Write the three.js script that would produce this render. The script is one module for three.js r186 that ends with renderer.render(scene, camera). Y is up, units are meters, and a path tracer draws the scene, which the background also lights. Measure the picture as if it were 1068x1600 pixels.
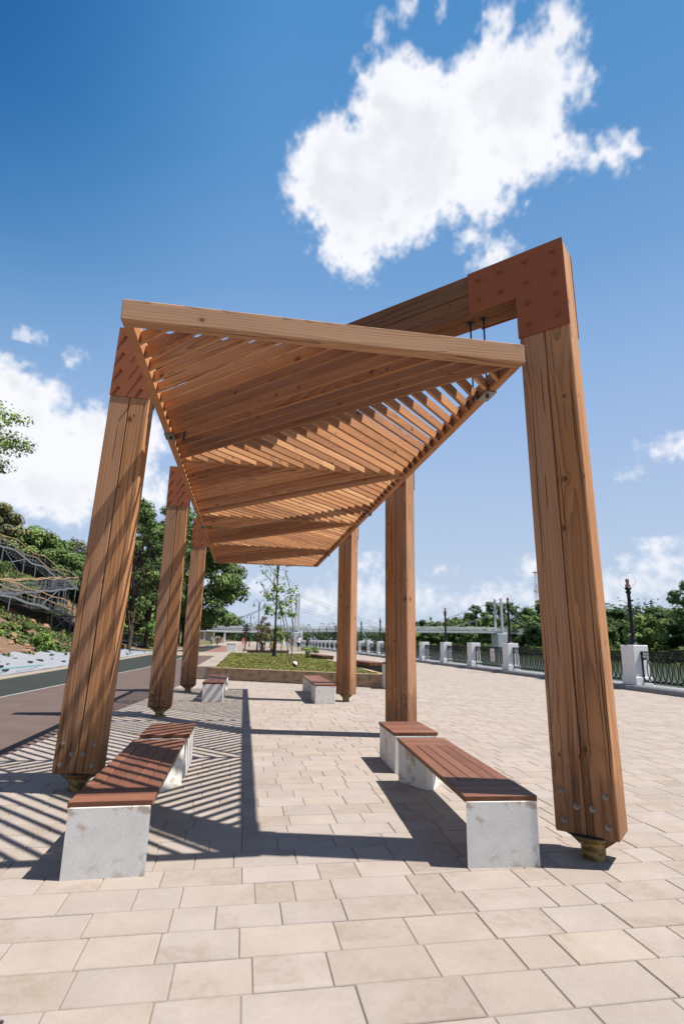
import * as THREE from 'three';
import { mergeGeometries } from 'three/addons/utils/BufferGeometryUtils.js';
import { MarchingCubes } from 'three/addons/objects/MarchingCubes.js';

// ------------------------------------------------------------------ camera, sky, sun, exposure
// plan coordinates: p to the right across the promenade, s along it, y up; V() turns them into the world
const V = (p, y, s) => new THREE.Vector3(p, y, -s);
const scene = new THREE.Scene();
const EYE = 1.25, YAW = 0.1689, PITCH = 0.2327, ROLL = 0.0184;
const camera = new THREE.PerspectiveCamera(86.46, 683 / 1024, 0.05, 4000);
camera.position.set(0, EYE, 0);
camera.lookAt(Math.sin(YAW) * Math.cos(PITCH), EYE + Math.sin(PITCH), -Math.cos(YAW) * Math.cos(PITCH));
camera.rotateZ(ROLL);
camera.focus = 4.6; camera.userData.fStop = 2.4;
const renderer = new THREE.WebGLRenderer({ antialias: true });
renderer.toneMapping = THREE.LinearToneMapping;
const EXPOSURE = 2.0;
renderer.toneMappingExposure = EXPOSURE;
renderer.shadowMap.enabled = true;
const SUN = V(0.525, 1, -0.125).normalize();
const sun = new THREE.DirectionalLight(new THREE.Color(1.0, 0.955, 0.87), 5.0);
sun.position.copy(SUN).multiplyScalar(60).add(new THREE.Vector3(0, 0, -8));
sun.target.position.set(0, 0, -8);
sun.castShadow = true;
sun.shadow.mapSize.set(4096, 4096);
Object.assign(sun.shadow.camera, { left: -40, right: 40, top: 40, bottom: -40, near: 1, far: 160 });
scene.add(sun, sun.target);

// ------------------------------------------------------------------ seeded random numbers and noise
function rng(seed) { let a = seed >>> 0; return () => { a = (a + 0x6D2B79F5) | 0; let t = Math.imul(a ^ (a >>> 15), 1 | a); t = (t + Math.imul(t ^ (t >>> 7), 61 | t)) ^ t; return ((t ^ (t >>> 14)) >>> 0) / 4294967296; }; }
const HT = (() => { const r = rng(77), t = new Float32Array(65536); for (let i = 0; i < 65536; i++) t[i] = r(); return t; })();
const hash = (x, y, z) => HT[(Math.imul(x, 73856093) ^ Math.imul(y, 19349663) ^ Math.imul(z, 83492791)) & 65535];
const fade = (t) => t * t * (3 - 2 * t), mix = (a, b, t) => a + (b - a) * t, clamp = (x, a = 0, b = 1) => Math.min(b, Math.max(a, x));
const sstep = (a, b, x) => { const t = clamp((x - a) / (b - a)); return t * t * (3 - 2 * t); };
function n2(x, y, sd = 0) { const i = Math.floor(x), j = Math.floor(y), u = fade(x - i), v = fade(y - j); return mix(mix(hash(i, j, sd), hash(i + 1, j, sd), u), mix(hash(i, j + 1, sd), hash(i + 1, j + 1, sd), u), v); }
function n3(x, y, z) { const i = Math.floor(x), j = Math.floor(y), k = Math.floor(z), u = fade(x - i), v = fade(y - j), w = fade(z - k); return mix(mix(mix(hash(i, j, k), hash(i + 1, j, k), u), mix(hash(i, j + 1, k), hash(i + 1, j + 1, k), u), v), mix(mix(hash(i, j, k + 1), hash(i + 1, j, k + 1), u), mix(hash(i, j + 1, k + 1), hash(i + 1, j + 1, k + 1), u), v), w); }
function f2(x, y, o, sd = 0) { let s = 0, a = 0.5, t = 0; for (let k = 0; k < o; k++) { s += a * n2(x, y, sd + k * 7); t += a; a *= 0.5; x = x * 2.03 + 11.7; y = y * 2.03 + 5.3; } return s / t; }
function f3(x, y, z, o) { let s = 0, a = 0.5, t = 0; for (let k = 0; k < o; k++) { s += a * n3(x, y, z); t += a; a *= 0.55; x = x * 2.1 + 9.1; y = y * 2.1 + 3.7; z = z * 2.1 + 6.2; } return s / t; }

// ------------------------------------------------------------------ sky: clear blue air with cumulus clouds
const outlines = [   // azimuth and elevation in degrees
  [[1.1, 44.1], [3.5, 47.6], [7.5, 49.8], [9.9, 49], [10.4, 52.6], [14.2, 53.5], [16.8, 53.7], [19.3, 52.8], [22.6, 51.9], [25.5, 52.6], [27.6, 53.1], [28.2, 54.6], [30.6, 54.5], [29.9, 52.6], [34.1, 52.2], [35.1, 53.7], [37.8, 53.1], [38.6, 51.5], [36.3, 50.1], [39.6, 48.3], [38.7, 47.2], [36.2, 47.5], [36.3, 45.6], [38.7, 43.9], [42.2, 43.3], [42.3, 42.2], [38.5, 42.2], [34.6, 43.1], [29.5, 42.3], [30.7, 40.8], [26.4, 40.2], [22, 41], [18.1, 39.5], [13.5, 38.5], [12.1, 36.3], [10, 36.7], [6.5, 38.4], [5.6, 40.6], [2.3, 41.9]],
  [[-25.1, 24.1], [-23.2, 23.9], [-21.8, 23.2], [-19.2, 23.2], [-18.7, 20.9], [-19.4, 20.8], [-15.8, 21.8], [-13.3, 21.3], [-9.7, 22.4], [-9.1, 18.7], [-10.3, 17.3], [-10.7, 14.7], [-8.8, 15.9], [-8.5, 13], [-12.3, 12], [-15.2, 12.3], [-16.1, 9.8], [-20, 10.5], [-23.1, 11.3], [-28.5, 9.9], [-40, 12], [-36, 20]],
];
const puffs = [[28, 37.9, 1.7, 1.1], [26.6, 36.9, 1.2, 0.5], [24.4, 39.5, 0.8, 0.6], [13.4, 54.9, 1.1, 0.7], [17.4, 55.9, 0.7, 0.6], [22.2, 55.5, 0.5, 0.4], [-23, 26.6, 0.6, 0.3], [-18.7, 25.5, 0.6, 0.5], [42.1, 17.7, 1.6, 0.8], [39.4, 7.4, 2.0, 0.7], [29.3, 7.5, 1.1, 0.8], [40.3, 8.9, 1, 0.4], [38.7, 15.8, 0.6, 0.3], [12.5, 8, 1.4, 0.5], [18.2, 4.2, 2.4, 1.2], [12.2, 4.4, 2.9, 1.5], [22.5, 4.0, 1.9, 0.7], [25.4, 4.6, 2.2, 1.0], [1.2, 5.6, 2.0, 0.9], [34.6, 4.2, 3.6, 1.0], [15, 6.5, 1, 0.5], [20.2, 7.2, 0.7, 0.25], [38, 5.4, 3.2, 1.1], [31, 4, 3, 1], [-4, 7, 3, 1.6], [7, 4, 3, 1]];
function inPoly(poly, cx, k, x, y) {   // signed distance in degrees, positive inside
  let d = 1e9, s = false;
  for (let i = 0, j = poly.length - 1; i < poly.length; j = i++) {
    const ax = (poly[i][0] - cx) * k, ay = poly[i][1], bx = (poly[j][0] - cx) * k, by = poly[j][1], ex = bx - ax, ey = by - ay, wx = x - ax, wy = y - ay;
    const t = clamp((wx * ex + wy * ey) / (ex * ex + ey * ey)), qx = wx - ex * t, qy = wy - ey * t;
    d = Math.min(d, qx * qx + qy * qy);
    if ((ay > y) !== (by > y) && x < ((bx - ax) * (y - ay)) / (by - ay) + ax) s = !s;
  }
  return Math.sqrt(d) * (s ? 1 : -1);
}
const air = [[0, 0.6, 0.69, 0.82], [8, 0.49, 0.615, 0.8], [19, 0.366, 0.515, 0.785], [28, 0.27, 0.445, 0.74], [35, 0.185, 0.37, 0.675], [45, 0.115, 0.305, 0.615], [55, 0.086, 0.275, 0.59], [90, 0.07, 0.24, 0.55]];   // elevation, colour
function skyTexture(W) {
  const H = W / 2, data = new Float32Array(W * H * 4), D = 180 / Math.PI, boxes = outlines.map((o) => [Math.min(...o.map((q) => q[0])) - 3, Math.max(...o.map((q) => q[0])) + 3, Math.min(...o.map((q) => q[1])) - 3, Math.max(...o.map((q) => q[1])) + 3]);
  for (let r = 0; r < H; r++) {
    const el = ((r + 0.5) / H - 0.5) * Math.PI, y = Math.sin(el), ce = Math.cos(el), eld = el * D;
    for (let c = 0; c < W; c++) {
      const lon = ((c + 0.5) / W - 0.5) * 2 * Math.PI, x = Math.cos(lon) * ce, z = Math.sin(lon) * ce, o = (r * W + c) * 4;
      const e0 = Math.max(eld, 0), azs = Math.atan2(x, -z) - 1.806; let k = 0; while (k + 2 < air.length && e0 > air[k + 1][0]) k++;
      const t0 = clamp((e0 - air[k][0]) / (air[k + 1][0] - air[k][0])), deep = 1 - 0.62 * sstep(0.2, 0.85, -Math.cos(azs)) * sstep(12, 50, e0);
      let R = mix(air[k][1], air[k + 1][1], t0) * deep * deep, G = mix(air[k][2], air[k + 1][2], t0) * deep, B = mix(air[k][3], air[k + 1][3], t0) * (0.35 + 0.65 * deep);
      if (eld > -1) {
        const az = Math.atan2(x, -z) * D; let dens = -9;
        if (az > -52 && az < 68) {
          for (let k = 0; k < outlines.length; k++) { const b = boxes[k]; if (az > b[0] && az < b[1] && eld > b[2] && eld < b[3]) { const cx = (b[0] + b[1]) / 2, ks = Math.cos(((b[2] + b[3]) / 2) / D); dens = Math.max(dens, inPoly(outlines[k], cx, ks, (az - cx) * ks, eld)); } }
          for (const [a, e, w, t] of puffs) if (Math.abs(az - a) < w * 2.5 && Math.abs(eld - e) < t * 2.5) dens = Math.max(dens, (1 - Math.hypot((az - a) / w, (eld - e) / t)) * Math.min(t, 1) * 0.9);
        } else if (eld > 3) dens = (f3(x * 3.2 + 4, y * 6, z * 3.2, 4) - 0.6) * 16;
        if (dens > -2.6) {
          const n = f3(x * 18, y * 18, z * 18, 4), m = f3(x * 90 + 5, y * 90, z * 90, 4);
          const e = dens + (n - 0.5) * 1.9 + (m - 0.5) * 2.5 + 0.1, a = Math.pow(sstep(-0.75, 1.3, e), 1.1);
          const body = sstep(0.1, 2.6, e), sh = f3(x * 9 + 2, y * 12 + 0.5, z * 9, 4), sh2 = f3(x * 40, y * 40 + 3, z * 40, 3);
          const bil = 1 - Math.abs(2 * sh2 - 1); let L = 1.03 - 0.13 * body * sstep(0.36, 0.66, sh + (sh2 - 0.5) * 0.35) - 0.07 * (1 - bil) * body; L = clamp(L, 0.6, 1);
          const far = sstep(11, 3, eld) * 0.4;
          const al = a * (1 - far * 0.7);
          R = mix(R, L * 0.955, al); G = mix(G, L * 0.965, al); B = mix(B, Math.min(L * 1.0 + 0.02, 1.02), al);
        }
      }
      data[o] = R / EXPOSURE; data[o + 1] = G / EXPOSURE; data[o + 2] = B / EXPOSURE; data[o + 3] = 1;
    }
  }
  const t = new THREE.DataTexture(data, W, H, THREE.RGBAFormat, THREE.FloatType);
  t.mapping = THREE.EquirectangularReflectionMapping; t.magFilter = t.minFilter = THREE.LinearFilter; t.needsUpdate = true;
  return t;
}
scene.background = skyTexture(3072);
scene.environment = scene.background;

// ------------------------------------------------------------------ helpers: names, labels, geometry
const taken = new Map();
function numbered(n) { const k = taken.get(n) ?? 0; taken.set(n, k + 1); return k ? `${n}_${String(k).padStart(3, '0')}` : n; }
function shade(o) { o.castShadow = o.receiveShadow = true; return o; }
function tag(o, label, category, group, kind) { o.userData = { label, category }; if (group) o.userData.group = group; if (kind) o.userData.kind = kind; return o; }
function thing(name, pos, label, category, group) { const o = new THREE.Group(); o.name = numbered(name); o.position.copy(pos); scene.add(o); return tag(o, label, category, group); }
function single(name, geo, mat, label, category, group, kind) { const m = shade(new THREE.Mesh(geo, mat)); m.name = numbered(name); scene.add(m); return tag(m, label, category, group, kind); }
function structure(name, geo, mat, parent = scene) { const m = shade(new THREE.Mesh(geo, mat)); m.name = parent === scene ? numbered(name) : name; if (parent === scene) m.userData.kind = 'structure'; parent.add(m); return m; }
function origin(o) { const q = new THREE.Vector3(); for (; o && o !== scene; o = o.parent) q.add(o.position); return q; }
// a part whose geometry is given in world metres
function part(name, parent, geo, mat) { const m = shade(new THREE.Mesh(geo, mat)); m.name = name; m.position.sub(origin(parent)); parent.add(m); return m; }
function copyOf(o, pos, turn = 0, label, group) { const c = o.clone(); c.name = numbered(o.name.replace(/_\d{3}$/, '')); c.position.copy(pos); c.rotation.y = turn; c.userData = { ...o.userData }; if (label) c.userData.label = label; if (group) c.userData.group = group; scene.add(c); return c; }
function raw(pos, uv, col) { const g = new THREE.BufferGeometry(); g.setAttribute('position', new THREE.Float32BufferAttribute(pos, 3)); if (uv) g.setAttribute('uv', new THREE.Float32BufferAttribute(uv, 2)); if (col) g.setAttribute('color', new THREE.Float32BufferAttribute(col, 3)); g.computeVertexNormals(); return g; }
// box with chamfered edges, long axis z, uv in units of tw x tl metres
function cbox(w, h, l, ch, tw = 1, tl = 1, du = 0, dv = 0) {
  const H = [w / 2, h / 2, l / 2], pos = [], uv = [];
  const P = (s, a) => [0, 1, 2].map((k) => s[k] * (k === a ? H[k] : H[k] - ch));
  const put = (vs, a) => {
    const [A, B, C] = vs, n = new THREE.Vector3(...B).sub(new THREE.Vector3(...A)).cross(new THREE.Vector3(...C).sub(new THREE.Vector3(...A)));
    const m = vs.reduce((t, q) => t.add(new THREE.Vector3(...q)), new THREE.Vector3());
    const order = n.dot(m) > 0 ? vs : [...vs].reverse();
    for (let k = 1; k + 1 < order.length; k++) for (const q of [order[0], order[k], order[k + 1]]) { pos.push(...q); const [x, y, z] = q; uv.push(((a === 0 ? y + 0.31 : x) / tw) + du, ((a === 2 ? y : z) / tl) + dv); }
  };
  const S = [-1, 1];
  for (let a = 0; a < 3; a++) { const b = (a + 1) % 3, c = (a + 2) % 3; for (const s of S) { const q = (u, v) => { const t = [0, 0, 0]; t[a] = s; t[b] = u; t[c] = v; return P(t, a); }; put([q(-1, -1), q(1, -1), q(1, 1), q(-1, 1)], a); } }
  if (ch > 0) {
    for (let a = 0; a < 3; a++) { const b = (a + 1) % 3, k = (a + 2) % 3; for (const sa of S) for (const sb of S) { const q = (ax, e) => { const t = [0, 0, 0]; t[a] = sa; t[b] = sb; t[k] = e; return P(t, ax); }; put([q(a, -1), q(b, -1), q(b, 1), q(a, 1)], k === 2 ? a : k); } }
    for (const x of S) for (const y of S) for (const z of S) put([P([x, y, z], 0), P([x, y, z], 1), P([x, y, z], 2)], 0);
  }
  return raw(pos, uv);
}
function basis(a, b, up = new THREE.Vector3(0, 1, 0)) { const z = b.clone().sub(a).normalize(), x = up.clone().cross(z).normalize(), y = z.clone().cross(x); return new THREE.Matrix4().makeBasis(x, y, z).setPosition(a.clone().add(b).multiplyScalar(0.5)); }
// a board from a to b, w across, h in the direction of up
function boardGeo(a, b, w, h, ch, tw, tl, du, dv, up) { return cbox(w, h, a.distanceTo(b), ch, tw, tl, du, dv).applyMatrix4(basis(a, b, up)); }
function tube(a, b, r, n = 8, r2 = r) { const l = a.distanceTo(b), g = new THREE.CylinderGeometry(r2, r, l, n); g.rotateX(Math.PI / 2); return g.applyMatrix4(basis(a, b, Math.abs(b.y - a.y) > 0.95 * l ? new THREE.Vector3(1, 0, 0) : undefined)); }
function curve(pts, r, seg = 20, n = 6) { return new THREE.TubeGeometry(new THREE.CatmullRomCurve3(pts), seg, r, n); }
function boxAt(p0, p1, y0, y1, s0, s1, ch = 0.004) { const g = cbox(p1 - p0, y1 - y0, s1 - s0, ch); g.translate((p0 + p1) / 2, (y0 + y1) / 2, -(s0 + s1) / 2); return g; }
function plain(gs) { return mergeGeometries(gs.map((g) => { const q = g.index ? g.toNonIndexed() : g; for (const k of Object.keys(q.attributes)) if (!['position', 'normal', 'uv'].includes(k)) q.deleteAttribute(k); if (!q.attributes.uv) q.setAttribute('uv', new THREE.Float32BufferAttribute(new Float32Array(q.attributes.position.count * 2), 2)); return q; })); }

// ------------------------------------------------------------------ textures and materials
const lin2s = (v) => { v = clamp(v); return v <= 0.0031308 ? v * 12.92 : 1.055 * Math.pow(v, 1 / 2.4) - 0.055; };
function colourTex(W, H, fn) {   // fn(u, v) -> linear rgb
  const d = new Uint8Array(W * H * 4); let o = 0;
  for (let j = 0; j < H; j++) for (let i = 0; i < W; i++) { const c = fn((i + 0.5) / W, (j + 0.5) / H); d[o++] = lin2s(c[0]) * 255; d[o++] = lin2s(c[1]) * 255; d[o++] = lin2s(c[2]) * 255; d[o++] = 255; }
  const t = new THREE.DataTexture(d, W, H); t.colorSpace = THREE.SRGBColorSpace; t.magFilter = THREE.LinearFilter; t.minFilter = THREE.LinearMipmapLinearFilter; t.generateMipmaps = true; t.wrapS = t.wrapT = THREE.RepeatWrapping; t.needsUpdate = true; return t;
}
function greyTex(W, H, fn) { const t = colourTex(W, H, (u, v) => { const g = fn(u, v); const l = g <= 0.04045 ? g / 12.92 : Math.pow((g + 0.055) / 1.055, 2.4); return [l, l, l]; }); t.colorSpace = THREE.NoColorSpace; return t; }
const lerp3 = (a, b, t) => [mix(a[0], b[0], t), mix(a[1], b[1], t), mix(a[2], b[2], t)];
// flat-sawn softwood: growth rings cut lengthwise, knots, drying cracks, weathering
function woodTex(seed, W, H, wm, lm, o) {
  const r = rng(seed), knots = Array.from({ length: o.knots }, () => [r() * wm, r() * lm, 0.006 + 0.018 * r() * r()]), cx = wm * (0.3 + 0.4 * r()), d0 = 0.02 + r() * 0.03;
  const cracks = Array.from({ length: o.cracks }, () => [r() * wm, r() * lm, 0.25 + r() * 1.1, 0.0014 + r() * 0.002]);
  const period = o.board ?? wm;
  return colourTex(W, H, (u, v) => {
    const x = u * wm, y = v * lm, bi = Math.floor(x / period), bx = x - bi * period, c0 = (cx + bi * 0.037) % period;
    let dep = d0 + 0.13 * (n2(y * 0.75 + bi * 9, seed * 3 + 0.5) - 0.2) + 0.02 * (n2(y * 2.6, bx * 9, seed) - 0.5), kd = 0, kr = 0;
    for (const [kx, ky, ks] of knots) { const dx = (x - kx) / ks, dy = (y - ky) / (ks * 1.25), q = dx * dx + dy * dy; if (q < 30) { const e = Math.exp(-q / 5); dep += 0.03 * e * (dx > 0 ? 1 : 0.7); kd = Math.max(kd, sstep(1.3, 0.6, q)); kr = Math.max(kr, Math.exp(-q / 2.4)); } }
    const rad = Math.pow(Math.hypot(bx - c0 + 0.022 * (n2(y * 0.9, bi * 5 + 2, seed + 9) - 0.5), dep) / o.ring, 0.92) + 0.5 * n2(x * 45, y * 2.2, seed + 3);
    const f = rad - Math.floor(rad), late = Math.pow(f, 2.5) * (1 - sstep(0.93, 1, f)), fib = n2(x * 900, y * 7, seed + 5) * 0.6 + n2(x * 260, y * 3, seed + 6) * 0.4;
    let c = lerp3(o.early, o.late, clamp(late * 0.95 * (0.3 + 1.0 * n2(rad * 0.6 + 50, bi + y * 0.3, seed)) + (fib - 0.5) * 0.3 + 0.06));
    const grey = o.grey ? clamp(o.grey * (0.25 + 1.1 * f2(x * 6, y * 0.9, 3, seed + 20))) : 0; c = lerp3(c, o.greyTone ?? [0.26, 0.2, 0.16], grey);
    const patch = 0.8 + 0.4 * f2(x * 7, y * 0.8, 3, seed + 30); c = [c[0] * patch, c[1] * patch * (0.97 + 0.03 * patch), c[2] * patch];
    c = lerp3(c, [0.13, 0.05, 0.02], kr * 0.6); c = lerp3(c, [0.05, 0.022, 0.011], kd * 0.6);
    if (o.streaks) { const st = sstep(0.66, 0.8, n2(x * 34, y * 0.45, seed + 40)) * sstep(o.streaks, 0.1, y) * (0.4 + 0.6 * n2(x * 300, y * 6, seed + 41)); c = lerp3(c, [0.03, 0.018, 0.011], st * 0.8); }
    if (o.rot) { const e = sstep(o.rot, 0.0, y - 0.35 * o.rot + (f2(x * 22, y * 9, 4, seed + 50) - 0.5) * 0.5); c = lerp3(c, [0.06, 0.03, 0.016], e * 0.62 * (0.5 + 0.5 * fib)); }
    for (const [kx, ky, kl, kw] of cracks) { const t = (y - ky) / kl; if (t > 0 && t < 1) { const wx = Math.abs(x - kx - 0.006 * (n2(y * 5, kx * 100, 8) - 0.5) - 0.002 * (n2(y * 30, kx * 77, 9) - 0.5)), w = kw * (1 - Math.abs(2 * t - 1) ** 3); if (wx < w * 1.6) c = lerp3(c, [0.025, 0.012, 0.007], sstep(w * 1.6, w * 0.5, wx) * 0.9); } }
    return c;
  });
}
const std = (o) => new THREE.MeshPhysicalMaterial({ roughness: 0.85, metalness: 0, specularIntensity: o.metalness ? 1 : 0.3, ...o });
const rgb = (r, g, b) => new THREE.Color().setRGB(r, g, b);
const M = {};
const POSTW = 0.4, POSTL = 4.3, SLW = 0.8, SLL = 3.0;
const postOpt = (k) => ({ knots: 7, cracks: 18, ring: 0.017, early: [[0.43, 0.19, 0.07], [0.4, 0.178, 0.074], [0.46, 0.21, 0.082], [0.38, 0.172, 0.077]][k], late: [[0.07, 0.022, 0.008], [0.06, 0.02, 0.008], [0.08, 0.027, 0.009], [0.06, 0.02, 0.008]][k], grey: [0.28, 0.5, 0.28, 0.55][k], greyTone: [0.33, 0.215, 0.15], streaks: 1.5, rot: 0.5 });
M.post = [0, 1, 2, 3].map((k) => std({ map: woodTex(11 + k * 13, 320, 1536, POSTW, POSTL, postOpt(k)), roughness: 0.8 }));
M.slat = [0, 1, 2, 3].map((k) => std({ map: woodTex(101 + k * 7, 400, 800, SLW, SLL, { board: 0.16, knots: 18, cracks: 8, ring: 0.009, early: [[0.45, 0.21, 0.092], [0.37, 0.155, 0.058], [0.55, 0.295, 0.145], [0.29, 0.112, 0.04]][k], late: [[0.2, 0.076, 0.026], [0.17, 0.06, 0.02], [0.24, 0.095, 0.034], [0.14, 0.05, 0.017]][k], grey: [0.12, 0.2, 0.1, 0.25][k], greyTone: [0.4, 0.29, 0.21] }), roughness: 0.78 }));
M.edgeBeam = std({ map: woodTex(301, 400, 800, SLW, SLL, { board: 0.16, knots: 12, cracks: 16, ring: 0.012, early: [0.47, 0.25, 0.13], late: [0.12, 0.048, 0.022], grey: 0.22, greyTone: [0.5, 0.37, 0.27] }), roughness: 0.85 });
M.beam = std({ map: woodTex(401, 400, 800, SLW, SLL, { board: 0.19, knots: 8, cracks: 26, ring: 0.009, early: [0.2, 0.1, 0.05], late: [0.07, 0.03, 0.013], grey: 0.4, greyTone: [0.13, 0.085, 0.06] }), roughness: 0.9 });
const ipe = (seed, e, l) => std({ map: woodTex(seed, 256, 400, 0.5, 1.2, { board: 0.1, knots: 0, cracks: 0, ring: 0.004, early: e, late: l, grey: 0.15, greyTone: [0.2, 0.11, 0.08] }), roughness: 0.55 });
M.seat = [ipe(501, [0.15, 0.06, 0.032], [0.075, 0.028, 0.016]), ipe(507, [0.12, 0.047, 0.027], [0.06, 0.023, 0.014]), ipe(513, [0.18, 0.074, 0.042], [0.09, 0.034, 0.02])];
M.rust = std({ map: colourTex(512, 512, (u, v) => { const n = f2(u * 9, v * 9, 4, 3), k = f2(u * 90, v * 90, 2, 4); const t = 0.9 + 0.14 * (n - 0.5) + 0.05 * (k - 0.5); return [0.27 * t, 0.088 * t, 0.041 * t]; }), roughness: 0.62 });
M.steel = std({ color: rgb(0.2, 0.2, 0.19), metalness: 0.7, roughness: 0.42 });
M.washer = std({ color: rgb(0.22, 0.21, 0.2), metalness: 0.8, roughness: 0.5 });
M.galva = std({ color: rgb(0.14, 0.15, 0.17), metalness: 0.25, roughness: 0.55 });
M.brass = std({ map: colourTex(128, 128, (u, v) => { const n = f2(u * 8, v * 8, 4, 31); return lerp3([0.30, 0.21, 0.07], [0.12, 0.07, 0.03], sstep(0.45, 0.7, n)); }), roughness: 0.5, metalness: 0.35 });
M.black = new THREE.MeshPhysicalMaterial({ color: rgb(0.008, 0.008, 0.009), roughness: 0.5, specularIntensity: 0.5 });
M.darkSteel = std({ color: rgb(0.03, 0.03, 0.032), roughness: 0.5, metalness: 0.3 });
M.concreteWhite = std({ map: colourTex(640, 640, (u, v) => { const n = f2(u * 12, v * 12, 5, 61), k = f2(u * 120, v * 120, 2, 62), st = sstep(0.55, 0.72, f2(u * 7 + 3, v * 9, 4, 63)) * sstep(0.42, 0.6, f2(u * 40, v * 34, 3, 64)); const t = 0.88 + 0.2 * (n - 0.5) + 0.1 * (k - 0.5), pit = hash(Math.floor(u * 300), Math.floor(v * 300), 5) > 0.978 ? 0.72 : 1; return lerp3([0.7 * t * pit, 0.68 * t * pit, 0.65 * t * pit], [0.30, 0.2, 0.115], st * 0.65); }), roughness: 0.8 });
M.whitePaint = std({ map: colourTex(512, 512, (u, v) => { const t = 0.95 + 0.1 * (f2(u * 10, v * 10, 4, 71) - 0.5) + 0.04 * (f2(u * 90, v * 90, 2, 72) - 0.5); return [0.74 * t, 0.73 * t, 0.72 * t]; }), roughness: 0.7 });
M.concrete = std({ map: colourTex(512, 512, (u, v) => { const n = f2(u * 8, v * 8, 5, 81), k = f2(u * 100, v * 100, 2, 82); const t = 0.8 + 0.4 * n + 0.15 * (k - 0.5); return lerp3([0.33 * t, 0.235 * t, 0.155 * t], [0.18, 0.115, 0.075], sstep(0.52, 0.7, f2(u * 5, v * 14, 4, 83)) * 0.6); }), roughness: 0.9 });
M.concretePale = std({ map: colourTex(512, 512, (u, v) => { const n = f2(u * 8, v * 8, 5, 85), k = f2(u * 100, v * 100, 2, 86); const t = 0.85 + 0.3 * (n - 0.5) + 0.15 * (k - 0.5); return [0.27 * t, 0.225 * t, 0.185 * t]; }), roughness: 0.9 });
M.greyStone = std({ map: colourTex(512, 512, (u, v) => { const n = f2(u * 14, v * 14, 4, 87), k = f2(u * 200, v * 200, 2, 88); const t = 0.8 + 0.4 * n * k * 2; return [0.2 * t, 0.2 * t, 0.215 * t]; }), roughness: 0.85 });
const STW = 2.4;
M.stone = std({ vertexColors: true, roughness: 0.88, map: colourTex(1024, 1024, (u, v) => {
  const px = u * STW, pz = v * STW, n = f2(px * 5, pz * 5, 5, 91), k = n2(px * 260, pz * 260, 92), k2 = f2(px * 34, pz * 34, 3, 93);
  const st = sstep(0.5, 0.72, f2(px * 3.1 + 7, pz * 3.6, 5, 94)) * (0.25 + 0.75 * sstep(0.38, 0.62, k2)), t = 0.98 + 0.18 * (n - 0.5) + 0.09 * (k - 0.5) + 0.09 * (k2 - 0.5);
  const speck = hash(Math.floor(px * 420), Math.floor(pz * 420), 3) > 0.992 ? 0.75 : 1;
  return lerp3([0.257 * t * speck, 0.217 * t * speck, 0.192 * t * speck], [0.178, 0.134, 0.101], st * 0.42);
}) });
M.joint = std({ color: rgb(0.19, 0.158, 0.135), roughness: 1 });
const asphalt = (c, c2, sd) => std({ roughness: 0.92, map: colourTex(640, 640, (u, v) => { const k = n2(u * 700, v * 700, sd), k2 = n2(u * 330, v * 330, sd + 1), n = f2(u * 5, v * 5, 5, sd + 2); const t = 0.72 + 0.5 * k * (0.5 + 0.5 * k2) + 0.25 * (n - 0.5); const q = lerp3(c, c2, sstep(0.45, 0.65, f2(u * 3 + 4, v * 7, 4, sd + 5)) * 0.6); return [q[0] * t, q[1] * t, q[2] * t]; }) });
M.road = asphalt([0.103, 0.073, 0.066], [0.088, 0.064, 0.058], 111);
M.cycle = asphalt([0.026, 0.031, 0.028], [0.034, 0.037, 0.034], 121);
M.redRoad = asphalt([0.2, 0.1, 0.085], [0.18, 0.095, 0.08], 131);
M.lineWhite = std({ color: rgb(0.26, 0.25, 0.235), roughness: 0.85 });
M.fabric = std({ color: rgb(0.185, 0.193, 0.215), roughness: 0.95 });
M.darkStone = std({ color: rgb(0.035, 0.033, 0.035), roughness: 0.95 });
M.orangeRock = std({ map: colourTex(256, 256, (u, v) => { const n = f2(u * 9, v * 9, 4, 141); return lerp3([0.27, 0.16, 0.1], [0.16, 0.095, 0.06], sstep(0.4, 0.7, n)); }), roughness: 1 });
M.bark = std({ map: colourTex(256, 512, (u, v) => { const n = n2(u * 40, v * 10, 151) * 0.6 + n2(u * 90, v * 30, 152) * 0.4; return lerp3([0.10, 0.075, 0.055], [0.03, 0.022, 0.017], n); }), roughness: 1 });
M.leaf = new THREE.MeshPhysicalMaterial({ vertexColors: true, roughness: 0.8, specularIntensity: 0.35 });
M.handrail = std({ color: rgb(0.36, 0.235, 0.135), roughness: 0.75 });
M.glass = new THREE.MeshPhysicalMaterial({ color: 0xffffff, transmission: 1, thickness: 0, roughness: 0.03, ior: 1.45 });
M.water = std({ color: rgb(0.05, 0.062, 0.03), roughness: 0.12, bumpMap: greyTex(512, 512, (u, v) => f2(u * 16, v * 16, 4, 161)), bumpScale: 0.06 });

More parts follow.
